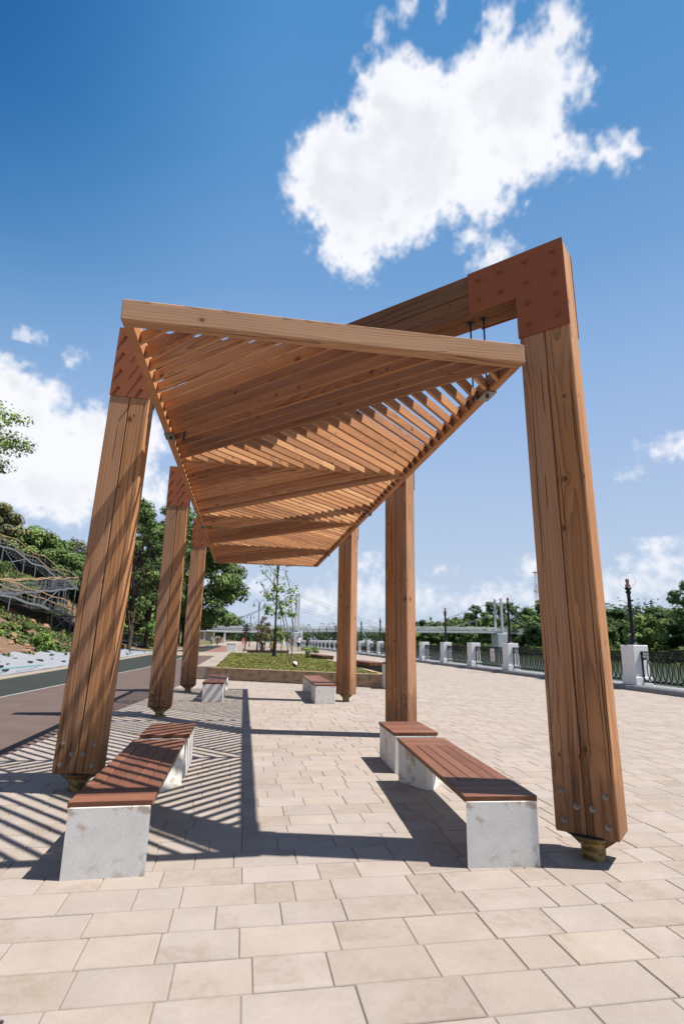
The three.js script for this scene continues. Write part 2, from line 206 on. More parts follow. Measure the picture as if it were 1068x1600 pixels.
// ------------------------------------------------------------------ ground: one sheet with the river bed and both banks
const profile = [[-1500, 26], [-300, 24], [-120, 20], [-60, 16], [-40, 13.4], [-30, 11.2], [-23, 7.7], [-21, 6.5], [-16.8, 2.55], [-14.4, 1.6], [-12, 0.9], [-10, 0.32], [-8.4, 0.12], [-7.3, 0], [-7.0, -0.07], [12.2, -0.07], [12.3, -0.07], [12.5, -4.2], [94, -4.2], [99, -2.4], [108, 0.2], [140, 1.2], [300, 2], [1500, 3]];
function groundY(p, s) {
  let y = 0; for (let i = 0; i + 1 < profile.length; i++) { const [a, b] = [profile[i], profile[i + 1]]; if (p >= a[0] && p <= b[0]) { y = mix(a[1], b[1], (p - a[0]) / (b[0] - a[0])); break; } }
  if (p < -10) { const k = sstep(-10, -13, p); y += k * ((f2(p * 0.35, s * 0.35, 4, 200) - 0.5) * 0.7 + (f2(p * 1.6, s * 1.6, 3, 201) - 0.5) * 0.4); y *= 1 - 0.5 * sstep(130, 240, s); }
  return y;
}
{
  const ps = [-1500, -700, -300, -180, -120, -90, -70, -60]; for (let p = -54; p < -7.3; p += 0.6) ps.push(p); ps.push(-7.3, -7, 12.2, 12.3, 12.5, 94, 99, 108, 140, 300, 700, 1500);
  const ss = []; for (let s = -30; s < 90; s += 0.7) ss.push(s); for (let s = 90; s < 260; s += 8) ss.push(s); ss.push(300, 400, 600, 1000, 2000);
  const pos = [], uv = [], col = [], idx = [], nc = ps.length;
  for (const s of ss) for (const p of ps) {
    pos.push(p, groundY(p, s), -s); uv.push(p / 3, s / 3);
    const g = sstep(0.47, 0.6, f2(p * 0.5 + 9, s * 0.35, 4, 210)), b = f2(p * 1.1, s * 1.1, 3, 211), o = sstep(0.62, 0.72, f2(p * 0.3, s * 0.4, 3, 212));
    let c = lerp3([0.085 + 0.08 * b, 0.055 + 0.045 * b, 0.036 + 0.03 * b], [0.055 + 0.03 * b, 0.072 + 0.045 * b, 0.024 + 0.02 * b], g); c = lerp3(c, [0.24, 0.145, 0.09], o * (1 - g) * 0.7);
    if (p > 90) c = [0.06, 0.08, 0.03]; if (p > 12.25 && p < 95) c = [0.06, 0.06, 0.035];
    if (p > -7.2 && p < 12.3) c = [0.2, 0.17, 0.14];
    col.push(...c);
  }
  for (let i = 0; i + 1 < ss.length; i++) for (let j = 0; j + 1 < nc; j++) { const a = i * nc + j; idx.push(a, a + 1, a + nc, a + 1, a + nc + 1, a + nc); }
  const g = raw(pos, uv, col); g.setIndex(idx); g.computeVertexNormals();
  M.soil = std({ vertexColors: true, roughness: 1, map: colourTex(512, 512, (u, v) => { const t = 0.55 + 0.75 * n2(u * 120, v * 120, 221) * (0.6 + 0.8 * f2(u * 14, v * 14, 4, 222)) + 0.2; return [t, t, t]; }) });
  structure('ground', g, M.soil);
}
{ const g = new THREE.PlaneGeometry(86, 1000, 1, 1); g.rotateX(-Math.PI / 2); g.translate(55.4, -2.6, -420); const u = g.attributes.uv; for (let i = 0; i < u.count; i++) u.setXY(i, u.getX(i) * 20, u.getY(i) * 230); structure('river', g, M.water); }

// ribbon between two lines of [p, s], y above ground
function ribbon(L, R, y, tile = 2, follow = 0) {
  const pos = [], uv = [], idx = [], n = L.length;
  for (let i = 0; i < n; i++) for (const [p, s] of [L[i], R[i]]) { pos.push(p, y, -s); uv.push(p / tile, s / tile); }
  for (let i = 0; i + 1 < n; i++) idx.push(2 * i, 2 * i + 1, 2 * i + 2, 2 * i + 1, 2 * i + 3, 2 * i + 2);
  const g = raw(pos, uv); g.setIndex(idx); g.computeVertexNormals(); return g;
}
const edgeP = (s) => s < 6 ? -2.5 : s < 12.5 ? mix(-2.5, -1.95, (s - 6) / 6.5) : s < 18.7 ? mix(-1.95, -1.4, (s - 12.5) / 6.2) : -1.4;
const lineP = (s) => s < 12 ? mix(-5.9, -4.95, (s + 8) / 20) : s < 26 ? mix(-4.95, -4.05, (s - 12) / 14) : s < 60 ? mix(-4.05, -3.8, (s - 26) / 34) : -3.8;
const along = (a, b, d, f) => { const o = []; for (let s = a; s <= b + 1e-6; s += d) o.push([f(s), s]); return o; };
structure('road', ribbon(along(-8, 44, 2, lineP), along(-8, 44, 2, (s) => edgeP(s) + 0.02), -0.012), M.road);
structure('road_crossing', ribbon(along(44, 56, 2, () => -7.2), along(44, 56, 2, () => -1.4), -0.010), M.concretePale);
structure('brick_road', ribbon(along(56, 110, 6, lineP), along(56, 110, 6, () => -1.4), -0.012), M.redRoad);
structure('far_pavement', ribbon(along(110, 330, 20, () => -30), along(110, 330, 20, () => 11.6), -0.008, 3), M.concretePale);
structure('cycle_path', ribbon(along(-8, 110, 2, () => -6.85), along(-8, 110, 2, (s) => lineP(s) - 0.001), -0.014), M.cycle);
structure('road_line', ribbon(along(-8, 44, 2, (s) => lineP(s) - 0.035), along(-8, 44, 2, (s) => lineP(s) + 0.035), -0.006), M.lineWhite);
structure('road_kerb', boxAt(-7.28, -6.84, -0.2, 0.02, -8, 110, 0.01), M.concretePale);

// ------------------------------------------------------------------ paving: every stone of its own near the camera
{
  const paving = new THREE.Group(); paving.name = 'paving'; paving.userData.kind = 'structure'; scene.add(paving);
  structure('joint_bed', ribbon(along(-6, 130, 1, (s) => edgeP(s)), along(-6, 130, 1, () => 11.25), -0.0048), M.joint, paving);
  const r = rng(5), near = [], far = [], tints = [];
  const stone = (p0, p1, s0, s1) => {
    const g = 0.0024, c = 0.0035, x0 = p0 + g, x1 = p1 - g, z0 = s0 + g, z1 = s1 - g, y = (r() - 0.5) * 0.0028, b = -0.03, pos = [], uv = [], col = [], du = r() * 5, dv = r() * 5;
    const t = 0.93 + 0.13 * r(), w = (r() - 0.5) * 0.06, tint = [t * (1 + w * 0.3), t, t * (1 - w)];
    const q = (a, bb, cc, d) => { for (const k of [a, bb, cc, a, cc, d]) { pos.push(k[0], k[1], -k[2]); uv.push((k[0] + (k[1] < y - 0.001 ? k[1] : 0)) / STW + du, k[2] / STW + dv); col.push(...tint); } };
    const T = [[x0 + c, y, z0 + c], [x1 - c, y, z0 + c], [x1 - c, y, z1 - c], [x0 + c, y, z1 - c]], K = [[x0, y - c, z0], [x1, y - c, z0], [x1, y - c, z1], [x0, y - c, z1]];
    q(...T);
    for (let i = 0; i < 4; i++) { const j = (i + 1) % 4; q(K[i], K[j], T[j], T[i]); const A = [...K[i]], B = [...K[j]]; A[1] = B[1] = b; q(A, B, K[j], K[i]); }
    return raw(pos, uv, col);
  };
  const lens = [0.2, 0.22, 0.3, 0.33, 0.36, 0.42];
  let s = -1.5, row = 0;
  const rows = []; while (s < 60) { const h = [0.215, 0.235, 0.22, 0.24][Math.floor(r() * 4)]; rows.push([s, s + h]); s += h; }
  for (const [s0, s1] of rows) {
    row++;
    const m = (s0 + s1) / 2, L = edgeP(m), cuts = []; const seam = r() < 0.6 ? 0.06 : 0.06 + (r() - 0.5) * 0.4;
    let p = seam; while (p < 11.2) { cuts.push(p); p += lens[Math.floor(r() * 6)]; } cuts.push(11.2);
    p = seam - lens[Math.floor(r() * 6)]; while (p > L + 0.12) { cuts.unshift(p); p -= lens[Math.floor(r() * 6)]; } cuts.unshift(L);
    const sparse = s0 > 30;
    for (let i = 0; i + 1 < cuts.length; i++) {
      const c = (cuts[i] + cuts[i + 1]) / 2, inView = c > -0.58 * s1 - 0.3 && c < 1.05 * s1 + 0.9 && s1 > 1.2;
      if (!inView && s0 > 6) continue;
      (inView ? near : far).push([m * m + c * c, cuts[i], cuts[i + 1], s0, s1]);
    }
  }
  near.sort((a, b) => a[0] - b[0]);
  near.forEach((q, i) => { const g = stone(q[1], q[2], q[3], q[4]); if (i < 300) { const me = structure('paving_stone', g, M.stone, paving); me.name = i ? `paving_stone_${String(i).padStart(3, '0')}` : 'paving_stone'; } else far.push(g); });
  const rest = structure('paving_stone_field', mergeGeometries(far.map((q) => (Array.isArray(q) ? stone(q[1], q[2], q[3], q[4]) : q))), M.stone, paving);
  rest.userData.kind = 'stuff';
}

// ------------------------------------------------------------------ pergola: three bent portal frames carry one slatted canopy
const TOP = 4.23, UNDER = 3.862, PW = 0.367, PD = 0.25, FOOT = 0.145;
const rw = rng(21);
const up3 = new THREE.Vector3(0, 1, 0);
function unflip(g, m) { const q = g.index ? g.toNonIndexed() : g; if (m.determinant() < 0) { for (const k of Object.keys(q.attributes)) { const a = q.attributes[k], n = a.itemSize; for (let i = 0; i + 2 < a.count; i += 3) for (let c = 0; c < n; c++) { const x = a.array[(i + 1) * n + c]; a.array[(i + 1) * n + c] = a.array[(i + 2) * n + c]; a.array[(i + 2) * n + c] = x; } } } q.computeVertexNormals(); return q; }
// c: plan centre [p, s]; d: plan direction of the arm; width along d, depth across
function cornerPlates(t, c, d, n, side) {
  for (const f of [-1, 1]) {
    const sh = new THREE.Shape(); sh.moveTo(-PW / 2 - 0.002, TOP - 0.722); sh.lineTo(PW / 2 + 0.004, TOP - 0.722); sh.lineTo(PW / 2 + 0.004, UNDER - 0.004); sh.lineTo(PW / 2 + 0.385, UNDER - 0.004); sh.lineTo(PW / 2 + 0.385, TOP + 0.004); sh.lineTo(-PW / 2 - 0.002, TOP + 0.004); sh.closePath();
    const g = new THREE.ExtrudeGeometry(sh, { depth: 0.008, bevelEnabled: false });
    const m = new THREE.Matrix4().makeBasis(new THREE.Vector3(d[0], 0, -d[1]), up3, new THREE.Vector3(n[0] * f, 0, -n[1] * f)).setPosition(c[0] + n[0] * f * (PD / 2 + 0.001), 0, -(c[1] + n[1] * f * (PD / 2 + 0.001)));
    g.applyMatrix4(m); const pl = part('corner_plate', t, unflip(g, m), M.rust);
    const bs = []; for (const x of [-0.11, 0.10, 0.30, 0.48]) for (const y of [TOP - 0.09, TOP - 0.27]) bs.push([x, y]); for (const x of [-0.11, 0.10]) for (const y of [TOP - 0.45, TOP - 0.63]) bs.push([x, y]);
    for (const [x, y] of bs) {
      const a = V(c[0] + d[0] * x + n[0] * f * (PD / 2 + 0.008), y, c[1] + d[1] * x + n[1] * f * (PD / 2 + 0.008)), b = a.clone().add(new THREE.Vector3(n[0] * f, 0, -n[1] * f).multiplyScalar(0.012)), e = a.clone().add(new THREE.Vector3(n[0] * f, 0, -n[1] * f).multiplyScalar(0.034));
      part('bolt', pl, plain([tube(a, b, 0.017, 6), tube(b, e, 0.009, 6)]), M.rust);
    }
  }
}
function post(t, c, d, n, ti) {
  for (const k of [-1, 1]) {
    const cx = c[0] + d[0] * k * PW / 4, cs = c[1] + d[1] * k * PW / 4, mat = M.post[(ti + (k > 0 ? 1 : 0)) % 4];
    const g = cbox(PW / 2 - 0.005, PD, TOP - FOOT, 0.007, POSTW, POSTL, rw(), 0.5 - 0.01);
    const m = new THREE.Matrix4().makeBasis(new THREE.Vector3(d[0], 0, -d[1]), new THREE.Vector3(-n[0], 0, n[1]), up3).setPosition(cx, (TOP + FOOT) / 2, -cs);
    if (m.determinant() < 0) m.makeBasis(new THREE.Vector3(d[0], 0, -d[1]), new THREE.Vector3(n[0], 0, -n[1]), up3).setPosition(cx, (TOP + FOOT) / 2, -cs);
    g.applyMatrix4(m); part('post_timber', t, g, mat);
  }
  for (const f of [-1, 1]) for (const [x, y] of [[-0.125, 0.40], [-0.045, 0.32], [0.045, 0.32], [0.125, 0.40], [-0.125, 0.235], [0.125, 0.235]]) {
    const at = (o) => V(c[0] + d[0] * x + n[0] * f * (PD / 2 + o), y - 0.02, c[1] + d[1] * x + n[1] * f * (PD / 2 + o));
    const w = part('bolt', t, plain([tube(at(-0.004), at(0.004), 0.0185, 16), tube(at(0.003), at(0.016), 0.0125, 6), tube(at(0.01), at(0.026), 0.007, 8)]), M.washer);
    w.name = 'bolt';
  }
  const A = V(c[0], 0.0, c[1]), B = V(c[0], FOOT, c[1]);
  const cyl = tube(A, B.clone().setY(FOOT - 0.002), 0.07, 28);
  const sh = new THREE.Shape(); sh.moveTo(-0.165, FOOT - 0.001); sh.lineTo(0.165, FOOT - 0.001); sh.lineTo(0.165, FOOT - 0.012); sh.lineTo(0.072, 0.062); sh.lineTo(-0.072, 0.062); sh.lineTo(-0.165, FOOT - 0.012); sh.closePath();
  const wings = [];
  for (const [dx, w] of [[d, 1], [n, 0.7]]) { const g = new THREE.ExtrudeGeometry(sh, { depth: 0.012, bevelEnabled: false }); g.translate(0, 0, -0.006); g.scale(w, 1, 1); const z = new THREE.Vector3(dx[0], 0, -dx[1]).cross(up3); g.applyMatrix4(new THREE.Matrix4().makeBasis(new THREE.Vector3(dx[0], 0, -dx[1]), up3, z).setPosition(c[0], 0, -c[1])); wings.push(g); }
  const cup = new THREE.CylinderGeometry(0.115, 0.072, 0.05, 28, 1, true); cup.translate(c[0], FOOT - 0.03, -c[1]);
  const pl = plain([cyl, ...wings, cup]); const ft = part('steel_foot', t, pl, M.brass);
  part('base_plate', ft, tube(V(c[0], FOOT - 0.006, c[1]), V(c[0], FOOT - 0.0005, c[1]), 0.16, 24), M.darkSteel);
}
function beam(t, a, b, n, ti) {   // two timbers, one on the other, between plan points
  for (const k of [0, 1]) {
    const y = UNDER + PW / 4 + (k * PW) / 2, A = V(a[0], y, a[1]), B = V(b[0], y, b[1]);
    part('beam_timber', t, boardGeo(A, B, PD - 0.004, PW / 2 - 0.003, 0.006, SLW, SLL, rw(), rw()), M.beam);
  }
}
const unit = (v) => { const l = Math.hypot(...v); return [v[0] / l, v[1] / l]; };
const dR = unit([-0.695, 0.719]), nR = unit([0.719, 0.695]);
const frames = [[[2.165, 3.378], [-1.28, 5.28], 'nearest'], [[2.196, 7.72], [-1.29, 9.8], 'middle'], [[2.214, 12.055], [-1.27, 14.24], 'farthest']];
frames.forEach(([cr, cl, which], i) => {
  const t = thing('pergola_frame', V(cr[0], 0, cr[1]), { nearest: 'nearest bent timber frame with rust-brown corner plates, its right post tallest in view', middle: 'middle bent timber frame, its right post standing behind the short right-hand stool', farthest: 'farthest bent timber frame, its posts rising in front of the grassed planter' }[which], 'pergola frame', 'timber frames carrying the slatted canopy');
  // the two nearest posts lean a little towards the canopy, as in the photograph
  const lean = (c, d, a, fn) => { const k = t.children.length; fn(); if (!a) return; const ax = new THREE.Vector3(d[0], 0, -d[1]).cross(up3).normalize(), T = new THREE.Matrix4().makeTranslation(c[0], 0, -c[1]).multiply(new THREE.Matrix4().makeRotationAxis(ax, -a)).multiply(new THREE.Matrix4().makeTranslation(-c[0], 0, c[1])); for (const o of t.children.slice(k)) o.traverse((q) => { if (q.isMesh) q.geometry.applyMatrix4(T); }); };
  lean(cr, dR, i ? 0 : 0.008, () => { post(t, cr, dR, nR, i * 2 + (i ? 1 : 0)); cornerPlates(t, cr, dR, nR); });
  const cl0 = i ? cl : [cl[0] - 0.03, cl[1]];
  lean(cl0, [1, 0], i ? 0 : 0.026, () => { post(t, cl0, [1, 0], [0, 1], i * 2 + 1); cornerPlates(t, cl0, [1, 0], [0, 1]); });
  const tj = (cl[1] - cr[1]) / dR[1], jp = cr[0] + dR[0] * tj;
  beam(t, [cl[0] + PW / 2, cl[1]], [jp + 0.2, cl[1]], [0, 1], i);
  const a = [cr[0] + dR[0] * PW / 2, cr[1] + dR[1] * PW / 2], te = (cl[1] - PD / 2 - 0.003 - cr[1]) / dR[1] + 0.05;
  const g0 = t.children.length; beam(t, a, [cr[0] + dR[0] * te, cr[1] + dR[1] * te], nR, i + 2);
  for (const o of t.children.slice(g0)) o.position.y -= 0.003;
});

const pL = -0.875, pR = 1.845, C0 = 3.233, PER = 2.838, CB = 3.188, CH = 0.142, NMOD = 4;
{
  const t = thing('slatted_canopy', V((pL + pR) / 2, 0, C0), 'long canopy of larch slats in fans, hung from the timber frames', 'canopy');
  const rs = rng(33), END = C0 + NMOD * PER, W = pR - pL, yc = CB + CH / 2, fw = 0.095, sw = 0.062;
  const fb = (a, b, w, mat) => part('edge_beam', t, boardGeo(V(a[0], yc, a[1]), V(b[0], yc, b[1]), w, CH, 0.005, SLW, SLL, rs(), rs()), mat);
  fb([pL, C0 + fw / 2], [pR, C0 + fw / 2], fw, M.edgeBeam); fb([pL, END - fw / 2], [pR, END - fw / 2], fw, M.edgeBeam);
  for (let k = 0; k < 2; k++) for (const p of [pL + sw / 2, pR - sw / 2]) { const a = C0 + fw + 0.001 + k * (NMOD * PER / 2 - fw), b = a + NMOD * PER / 2 - fw - 0.003; fb([p, a], [p, b], sw, M.slat[k]); }
  const SH = 0.086, ST = 0.027, ys = CB + 0.006 + SH / 2, li = pL + sw - 0.004, ri = pR - sw + 0.004;
  const slat = (a, b, name = 'slat', h = SH, y = ys, th = ST) => { if (Math.hypot(a[0] - b[0], a[1] - b[1]) < 0.06) return; part(name, t, boardGeo(V(a[0], y, a[1]), V(b[0], y, b[1]), th, h + (rs() - 0.5) * 0.004, 0.003, SLW, SLL, rs() * 4, rs() * 3), M.slat[Math.floor(rs() * 4)]); };
  const clip = (a, b) => { const d = [b[0] - a[0], b[1] - a[1]]; const at = (p) => [p, a[1] + d[1] * (p - a[0]) / d[0]]; return [a[0] < li ? at(li) : a[0] > ri ? at(ri) : a, b[0] < li ? at(li) : b[0] > ri ? at(ri) : b]; };
  const N = 15;
  for (let m = 0; m < NMOD; m++) {
    const s0 = C0 + m * PER + (m ? 0 : fw - 0.004), s1 = C0 + (m + 1) * PER, S0 = C0 + m * PER;
    for (let i = 1; i <= N; i++) {
      const f = i / N; let a = [pL, S0 + f * PER], b = [pL + f * W, S0];
      const g = (s0 - S0 + (m ? ST / 2 : 0)) / PER, e = [b[0] - g * W, S0 + g * PER];   // stop at the front beam or cross slat
      if (e[0] <= li + 0.03) continue;
      const q = clip(a, e); slat(q[0], q[1]);
    }
    const cut = ST * 0.5;
    for (let i = 1; i <= N; i++) {
      const f = i / N, t0 = f / 2; const a = [pR - t0 * W + 0.02, S0 + f * PER - t0 * PER + 0.02], q = clip(a, [pR, S0 + f * PER]);
      if (i < N) slat(q[0], q[1]);
      const g = (i - 0.0) / N, t1 = (1 - g) / 2, A = [pR - (g + t1) * W + 0.02, s1 - t1 * PER + 0.02], B = [pR - g * W - cut, s1 - cut - (m === NMOD - 1 ? fw - 0.03 : 0)];
      if (i < N && B[1] > A[1] + 0.03) { const z = clip(A, B); slat(z[0], z[1]); }
    }
    { const t1 = 0.5, z = clip([pR - t1 * W + 0.02, s1 - t1 * PER + 0.02], [pR - cut, s1 - cut]); slat(z[0], z[1]); }
    if (m < NMOD - 1) slat([li, s1], [ri, s1], 'cross_slat', SH + 0.006, ys + 0.0015, 0.045);
  }
  // hangers: threaded rods from the beams, with steel straps under the edge beams
  for (const [cr, cl] of frames) {
    const hang = [];
    for (const dt of [0.53, 0.645]) hang.push([cr[0] + dR[0] * dt, cr[1] + dR[1] * dt, 0]);
    for (const dt of [0.46, 0.58]) hang.push([cl[0] + dt, cl[1], 1]);
    for (const [p, s] of hang) {
      part('hanger_rod', t, plain([tube(V(p, CB - 0.03, s), V(p, UNDER - 0.001, s), 0.0075, 8), tube(V(p, UNDER - 0.012, s), V(p, UNDER - 0.002, s), 0.03, 12), tube(V(p, UNDER - 0.03, s), V(p, UNDER - 0.012, s), 0.014, 6), tube(V(p, CB - 0.03, s), V(p, CB - 0.012, s), 0.014, 6)]), M.darkSteel);
    }
    for (const [p, s] of [[pR - 0.04, cr[1] + dR[1] * 0.56], [pL + 0.04, cl[1]]]) part('strap', t, boxAt(p - 0.045, p + 0.045, CB - 0.0105, CB - 0.0025, s - 0.09, s + 0.09, 0.002), M.steel);
  }
}

// ------------------------------------------------------------------ benches: timber seats on wedge-shaped concrete legs
const SEAT = 0.378, LEGH = 0.315;
function wedge(w, l) { const sh = new THREE.Shape(); sh.moveTo(-w / 2, 0); sh.lineTo(w / 2, 0); sh.lineTo(w * 0.06, l); sh.lineTo(-w * 0.06, l); sh.closePath(); const g = new THREE.ExtrudeGeometry(sh, { depth: LEGH + 0.03, bevelEnabled: true, bevelThickness: 0.004, bevelSize: 0.004, bevelSegments: 1 }); g.rotateX(-Math.PI / 2); const q = g.toNonIndexed ? g : g; return q; }
function benchUV(g, k = 1.0) { const p = g.attributes.position, n = g.attributes.normal, u = g.attributes.uv; for (let i = 0; i < p.count; i++) { const ax = Math.abs(n.getX(i)), ay = Math.abs(n.getY(i)); u.setXY(i, (ay > 0.7 ? p.getX(i) : ax > 0.7 ? p.getZ(i) : p.getX(i)) / k + 0.37, (ay > 0.7 ? p.getZ(i) : p.getY(i)) / k + 0.21); } return g; }
// local: near end at z=0, far end at z=-len, centred on x
function makeBench(len, w, stool, pos, turn, label, category, group) {
  const o = thing(stool ? 'park_stool' : 'park_bench', pos, label, category, group), rb = rng(Math.round(len * 1000) + Math.round(pos.z * 77) + Math.round(pos.x * 31)); o.rotation.y = turn;
  const put = (name, g, m, parent = o) => { const me = shade(new THREE.Mesh(g, m)); me.name = name; parent.add(me); return me; };
  const y = SEAT - 0.0165, th = 0.033, bx = (x0, x1, z0, z1, al, mat) => { const lx = x1 - x0, lz = z1 - z0; let g; if (al) { g = cbox(lx, th, lz, 0.003, 0.5, 1.2, rb() * 3, rb() * 3); } else { g = cbox(lz, th, lx, 0.003, 0.5, 1.2, rb() * 3, rb() * 3); g.rotateY(Math.PI / 2); } g.translate((x0 + x1) / 2, y + (rb() - 0.5) * 0.002, -(z0 + z1) / 2); put('seat_board', g, mat ?? M.seat[Math.floor(rb() * 3)]); };
  const W2 = w / 2 + 0.012, gp = 0.004;
  if (stool) { const n = 5; for (let i = 0; i < n; i++) bx(-W2, W2, 0.001 + (i * (len - 0.002)) / n, 0.001 + ((i + 1) * (len - 0.002)) / n - gp, false); }
  else {
    const e = 0.36, n = 3;
    for (let i = 0; i < n; i++) { bx(-W2, W2, 0.001 + (i * e) / n, 0.001 + ((i + 1) * e) / n - gp, false); bx(-W2, W2, len - 0.001 - ((i + 1) * e) / n + gp, len - 0.001 - (i * e) / n, false); }
    for (let i = 0; i < 5; i++) bx(-W2 + (i * 2 * W2) / 5 + gp / 2, -W2 + ((i + 1) * 2 * W2) / 5 - gp / 2, e + 0.001 + gp * 0.2, len - e - 0.001 - gp * 0.2, true);
  }
  const fr = cbox(w - 0.05, 0.028, len - 0.05, 0.002); fr.translate(0, SEAT - 0.033 - 0.0155, -len / 2); put('seat_frame', fr, M.whitePaint);
  if (stool) { const g = cbox(w, LEGH + 0.028, len, 0.005); g.translate(0, (LEGH + 0.028) / 2, -len / 2); put('leg', benchUV(g), M.concreteWhite); fr.visible = true; o.remove(o.children.find((q) => q.name === 'seat_frame')); }
  else { const a = benchUV(wedge(w, 0.3)); put('leg', a, M.concreteWhite); const b = wedge(w, 0.3); b.rotateY(Math.PI); b.translate(0, 0, -len); put('leg', benchUV(b, 1.3), M.concreteWhite); }
  return o;
}
const GB = 'wooden benches on concrete legs under the canopy';
makeBench(1.92, 0.418, false, V(-0.666, 0, 3.43), 0.008, 'long wooden bench with stained white concrete leg beside the nearest left post', 'bench', GB);
makeBench(0.7, 0.42, true, V(-0.674, 0, 5.6), 0.0, 'square wooden stool just behind the near left bench, striped by shade', 'stool', GB);
makeBench(1.97, 0.42, false, V(1.545, 0, 3.3), -0.073, 'long wooden bench with clean white leg beside the nearest right post', 'bench', GB);
makeBench(0.75, 0.43, true, V(1.74, 0, 5.58), -0.04, 'square wooden stool standing before the middle right post', 'stool', GB);
makeBench(0.72, 0.41, true, V(-0.57, 0, 11.93), 0, 'white stool with slat shadows, beside the farthest left post', 'stool', GB);
makeBench(2.0, 0.41, false, V(-0.55, 0, 12.72), 0, 'far left wooden bench in front of the planter wall', 'bench', GB);
makeBench(0.72, 0.41, true, V(1.695, 0, 11.555), 0, 'white stool in sunlight, left of the farthest right post', 'stool', GB);
makeBench(2.1, 0.41, false, V(1.72, 0, 12.33), -0.01, 'far right wooden bench in front of the planter wall', 'bench', GB);
// ------------------------------------------------------------------ trees and plants
function limb(a, b, r0, r1, bend, r, n = 7, seg = 6) {
  const m = a.clone().lerp(b, 0.5).add(new THREE.Vector3((r() - 0.5) * bend, (r() - 0.3) * bend * 0.5, (r() - 0.5) * bend)), cv = new THREE.CatmullRomCurve3([a, m, b]), g = new THREE.TubeGeometry(cv, seg, 1, n), p = g.attributes.position, c = cv.getPoints(seg);
  for (let i = 0; i <= seg; i++) { const q = cv.getPointAt(i / seg), k = mix(r0, r1, i / seg); for (let j = 0; j <= n; j++) { const x = i * (n + 1) + j; p.setXYZ(x, q.x + (p.getX(x) - q.x) * k, q.y + (p.getY(x) - q.y) * k, q.z + (p.getZ(x) - q.z) * k); } }
  g.computeVertexNormals(); return g;
}
// leaves scattered through clumps: clumps = [x, y, z, rx, ry]; every leaf a folded blade of two faces
function leaves(clumps, count, size, tone, r, droop = 0) {
  const pos = new Float32Array(count * 18), nor = new Float32Array(count * 18), col = new Float32Array(count * 18), w = clumps.map((c) => c[3] * c[3] * c[4]), tot = w.reduce((a, b) => a + b, 0); let o = 0;
  const cum = []; w.reduce((a, b, i) => (cum[i] = a + b), 0);
  const A = new THREE.Vector3(), B = new THREE.Vector3(), N = new THREE.Vector3();
  for (let i = 0; i < count; i++) {
    const pick = r() * tot; let k = cum.findIndex((c) => c >= pick); if (k < 0) k = 0;
    const [cx, cy, cz, rx, ry, ct] = clumps[k];
    const th = r() * 6.283, u = r() * 2 - 1, q = Math.sqrt(1 - u * u), rad = 1 - Math.pow(r(), 1.6) * 0.75;
    const x = cx + Math.cos(th) * q * rx * rad, z = cz + Math.sin(th) * q * rx * rad, y = cy + u * ry * rad - droop * rx * rad * rad * 0.4;
    N.set(Math.cos(th) * q + (r() - 0.5) * 1.5, u * 0.8 + 0.7 + (r() - 0.5) * 1.2, Math.sin(th) * q + (r() - 0.5) * 1.5).normalize();
    A.set(r() - 0.5, r() - 0.5 - droop, r() - 0.5).cross(N).normalize(); B.copy(N).cross(A);
    const s = size * (0.6 + 0.8 * r()), w2 = s * (0.3 + 0.15 * r()), v = 0.75 + 0.5 * r(), t = [tone[0] * v * (ct ?? 1) * (0.85 + 0.35 * r()), tone[1] * v * (ct ?? 1), tone[2] * v * (ct ?? 1)];
    const tip = [x + B.x * s * 0.5, y + B.y * s * 0.5, z + B.z * s * 0.5], tail = [x - B.x * s * 0.5, y - B.y * s * 0.5, z - B.z * s * 0.5], f = w2 * 0.25, e1 = [x + A.x * w2 + N.x * f, y + A.y * w2 + N.y * f, z + A.z * w2 + N.z * f], e2 = [x - A.x * w2 + N.x * f, y - A.y * w2 + N.y * f, z - A.z * w2 + N.z * f];
    for (const [P, Q, S] of [[tail, e1, tip], [tail, tip, e2]]) {
      let ux = Q[0] - P[0], uy = Q[1] - P[1], uz = Q[2] - P[2], vx = S[0] - P[0], vy = S[1] - P[1], vz = S[2] - P[2], nx = uy * vz - uz * vy, ny = uz * vx - ux * vz, nz = ux * vy - uy * vx; const l = Math.hypot(nx, ny, nz) || 1; nx /= l; ny /= l; nz /= l;
      for (const T of [P, Q, S]) { pos[o] = T[0]; pos[o + 1] = T[1]; pos[o + 2] = T[2]; nor[o] = nx; nor[o + 1] = ny; nor[o + 2] = nz; col[o] = t[0]; col[o + 1] = t[1]; col[o + 2] = t[2]; o += 3; }
    }
  }
  const g = new THREE.BufferGeometry(); g.setAttribute('position', new THREE.BufferAttribute(pos, 3)); g.setAttribute('normal', new THREE.BufferAttribute(nor, 3)); g.setAttribute('color', new THREE.BufferAttribute(col, 3)); return g;
}
// a crown as many clumps inside an uneven egg
function clumpsIn(r, n, x, y, z, R, Hh, size, lowCut = -0.8) {
  const o = [];
  while (o.length < n) { const th = r() * 6.283, u = mix(lowCut, 1, r()), q = Math.sqrt(Math.max(0, 1 - u * u)), d = 0.45 + 0.55 * Math.sqrt(r()), lump = 0.8 + 0.35 * n2(th * 1.3 + x, u * 2 + z, 300); o.push([x + Math.cos(th) * q * R * d * lump, y + u * Hh * d * lump, z + Math.sin(th) * q * R * d * lump, size * (0.6 + 0.8 * r()), size * (0.5 + 0.55 * r()), 0.7 + 0.6 * r()]); }
  return o;
}
const GREEN = { dark: [0.066, 0.11, 0.038], mid: [0.095, 0.147, 0.046], light: [0.135, 0.2, 0.055], olive: [0.13, 0.13, 0.06], grey: [0.11, 0.115, 0.075], fresh: [0.115, 0.185, 0.04], red: [0.11, 0.06, 0.035] };
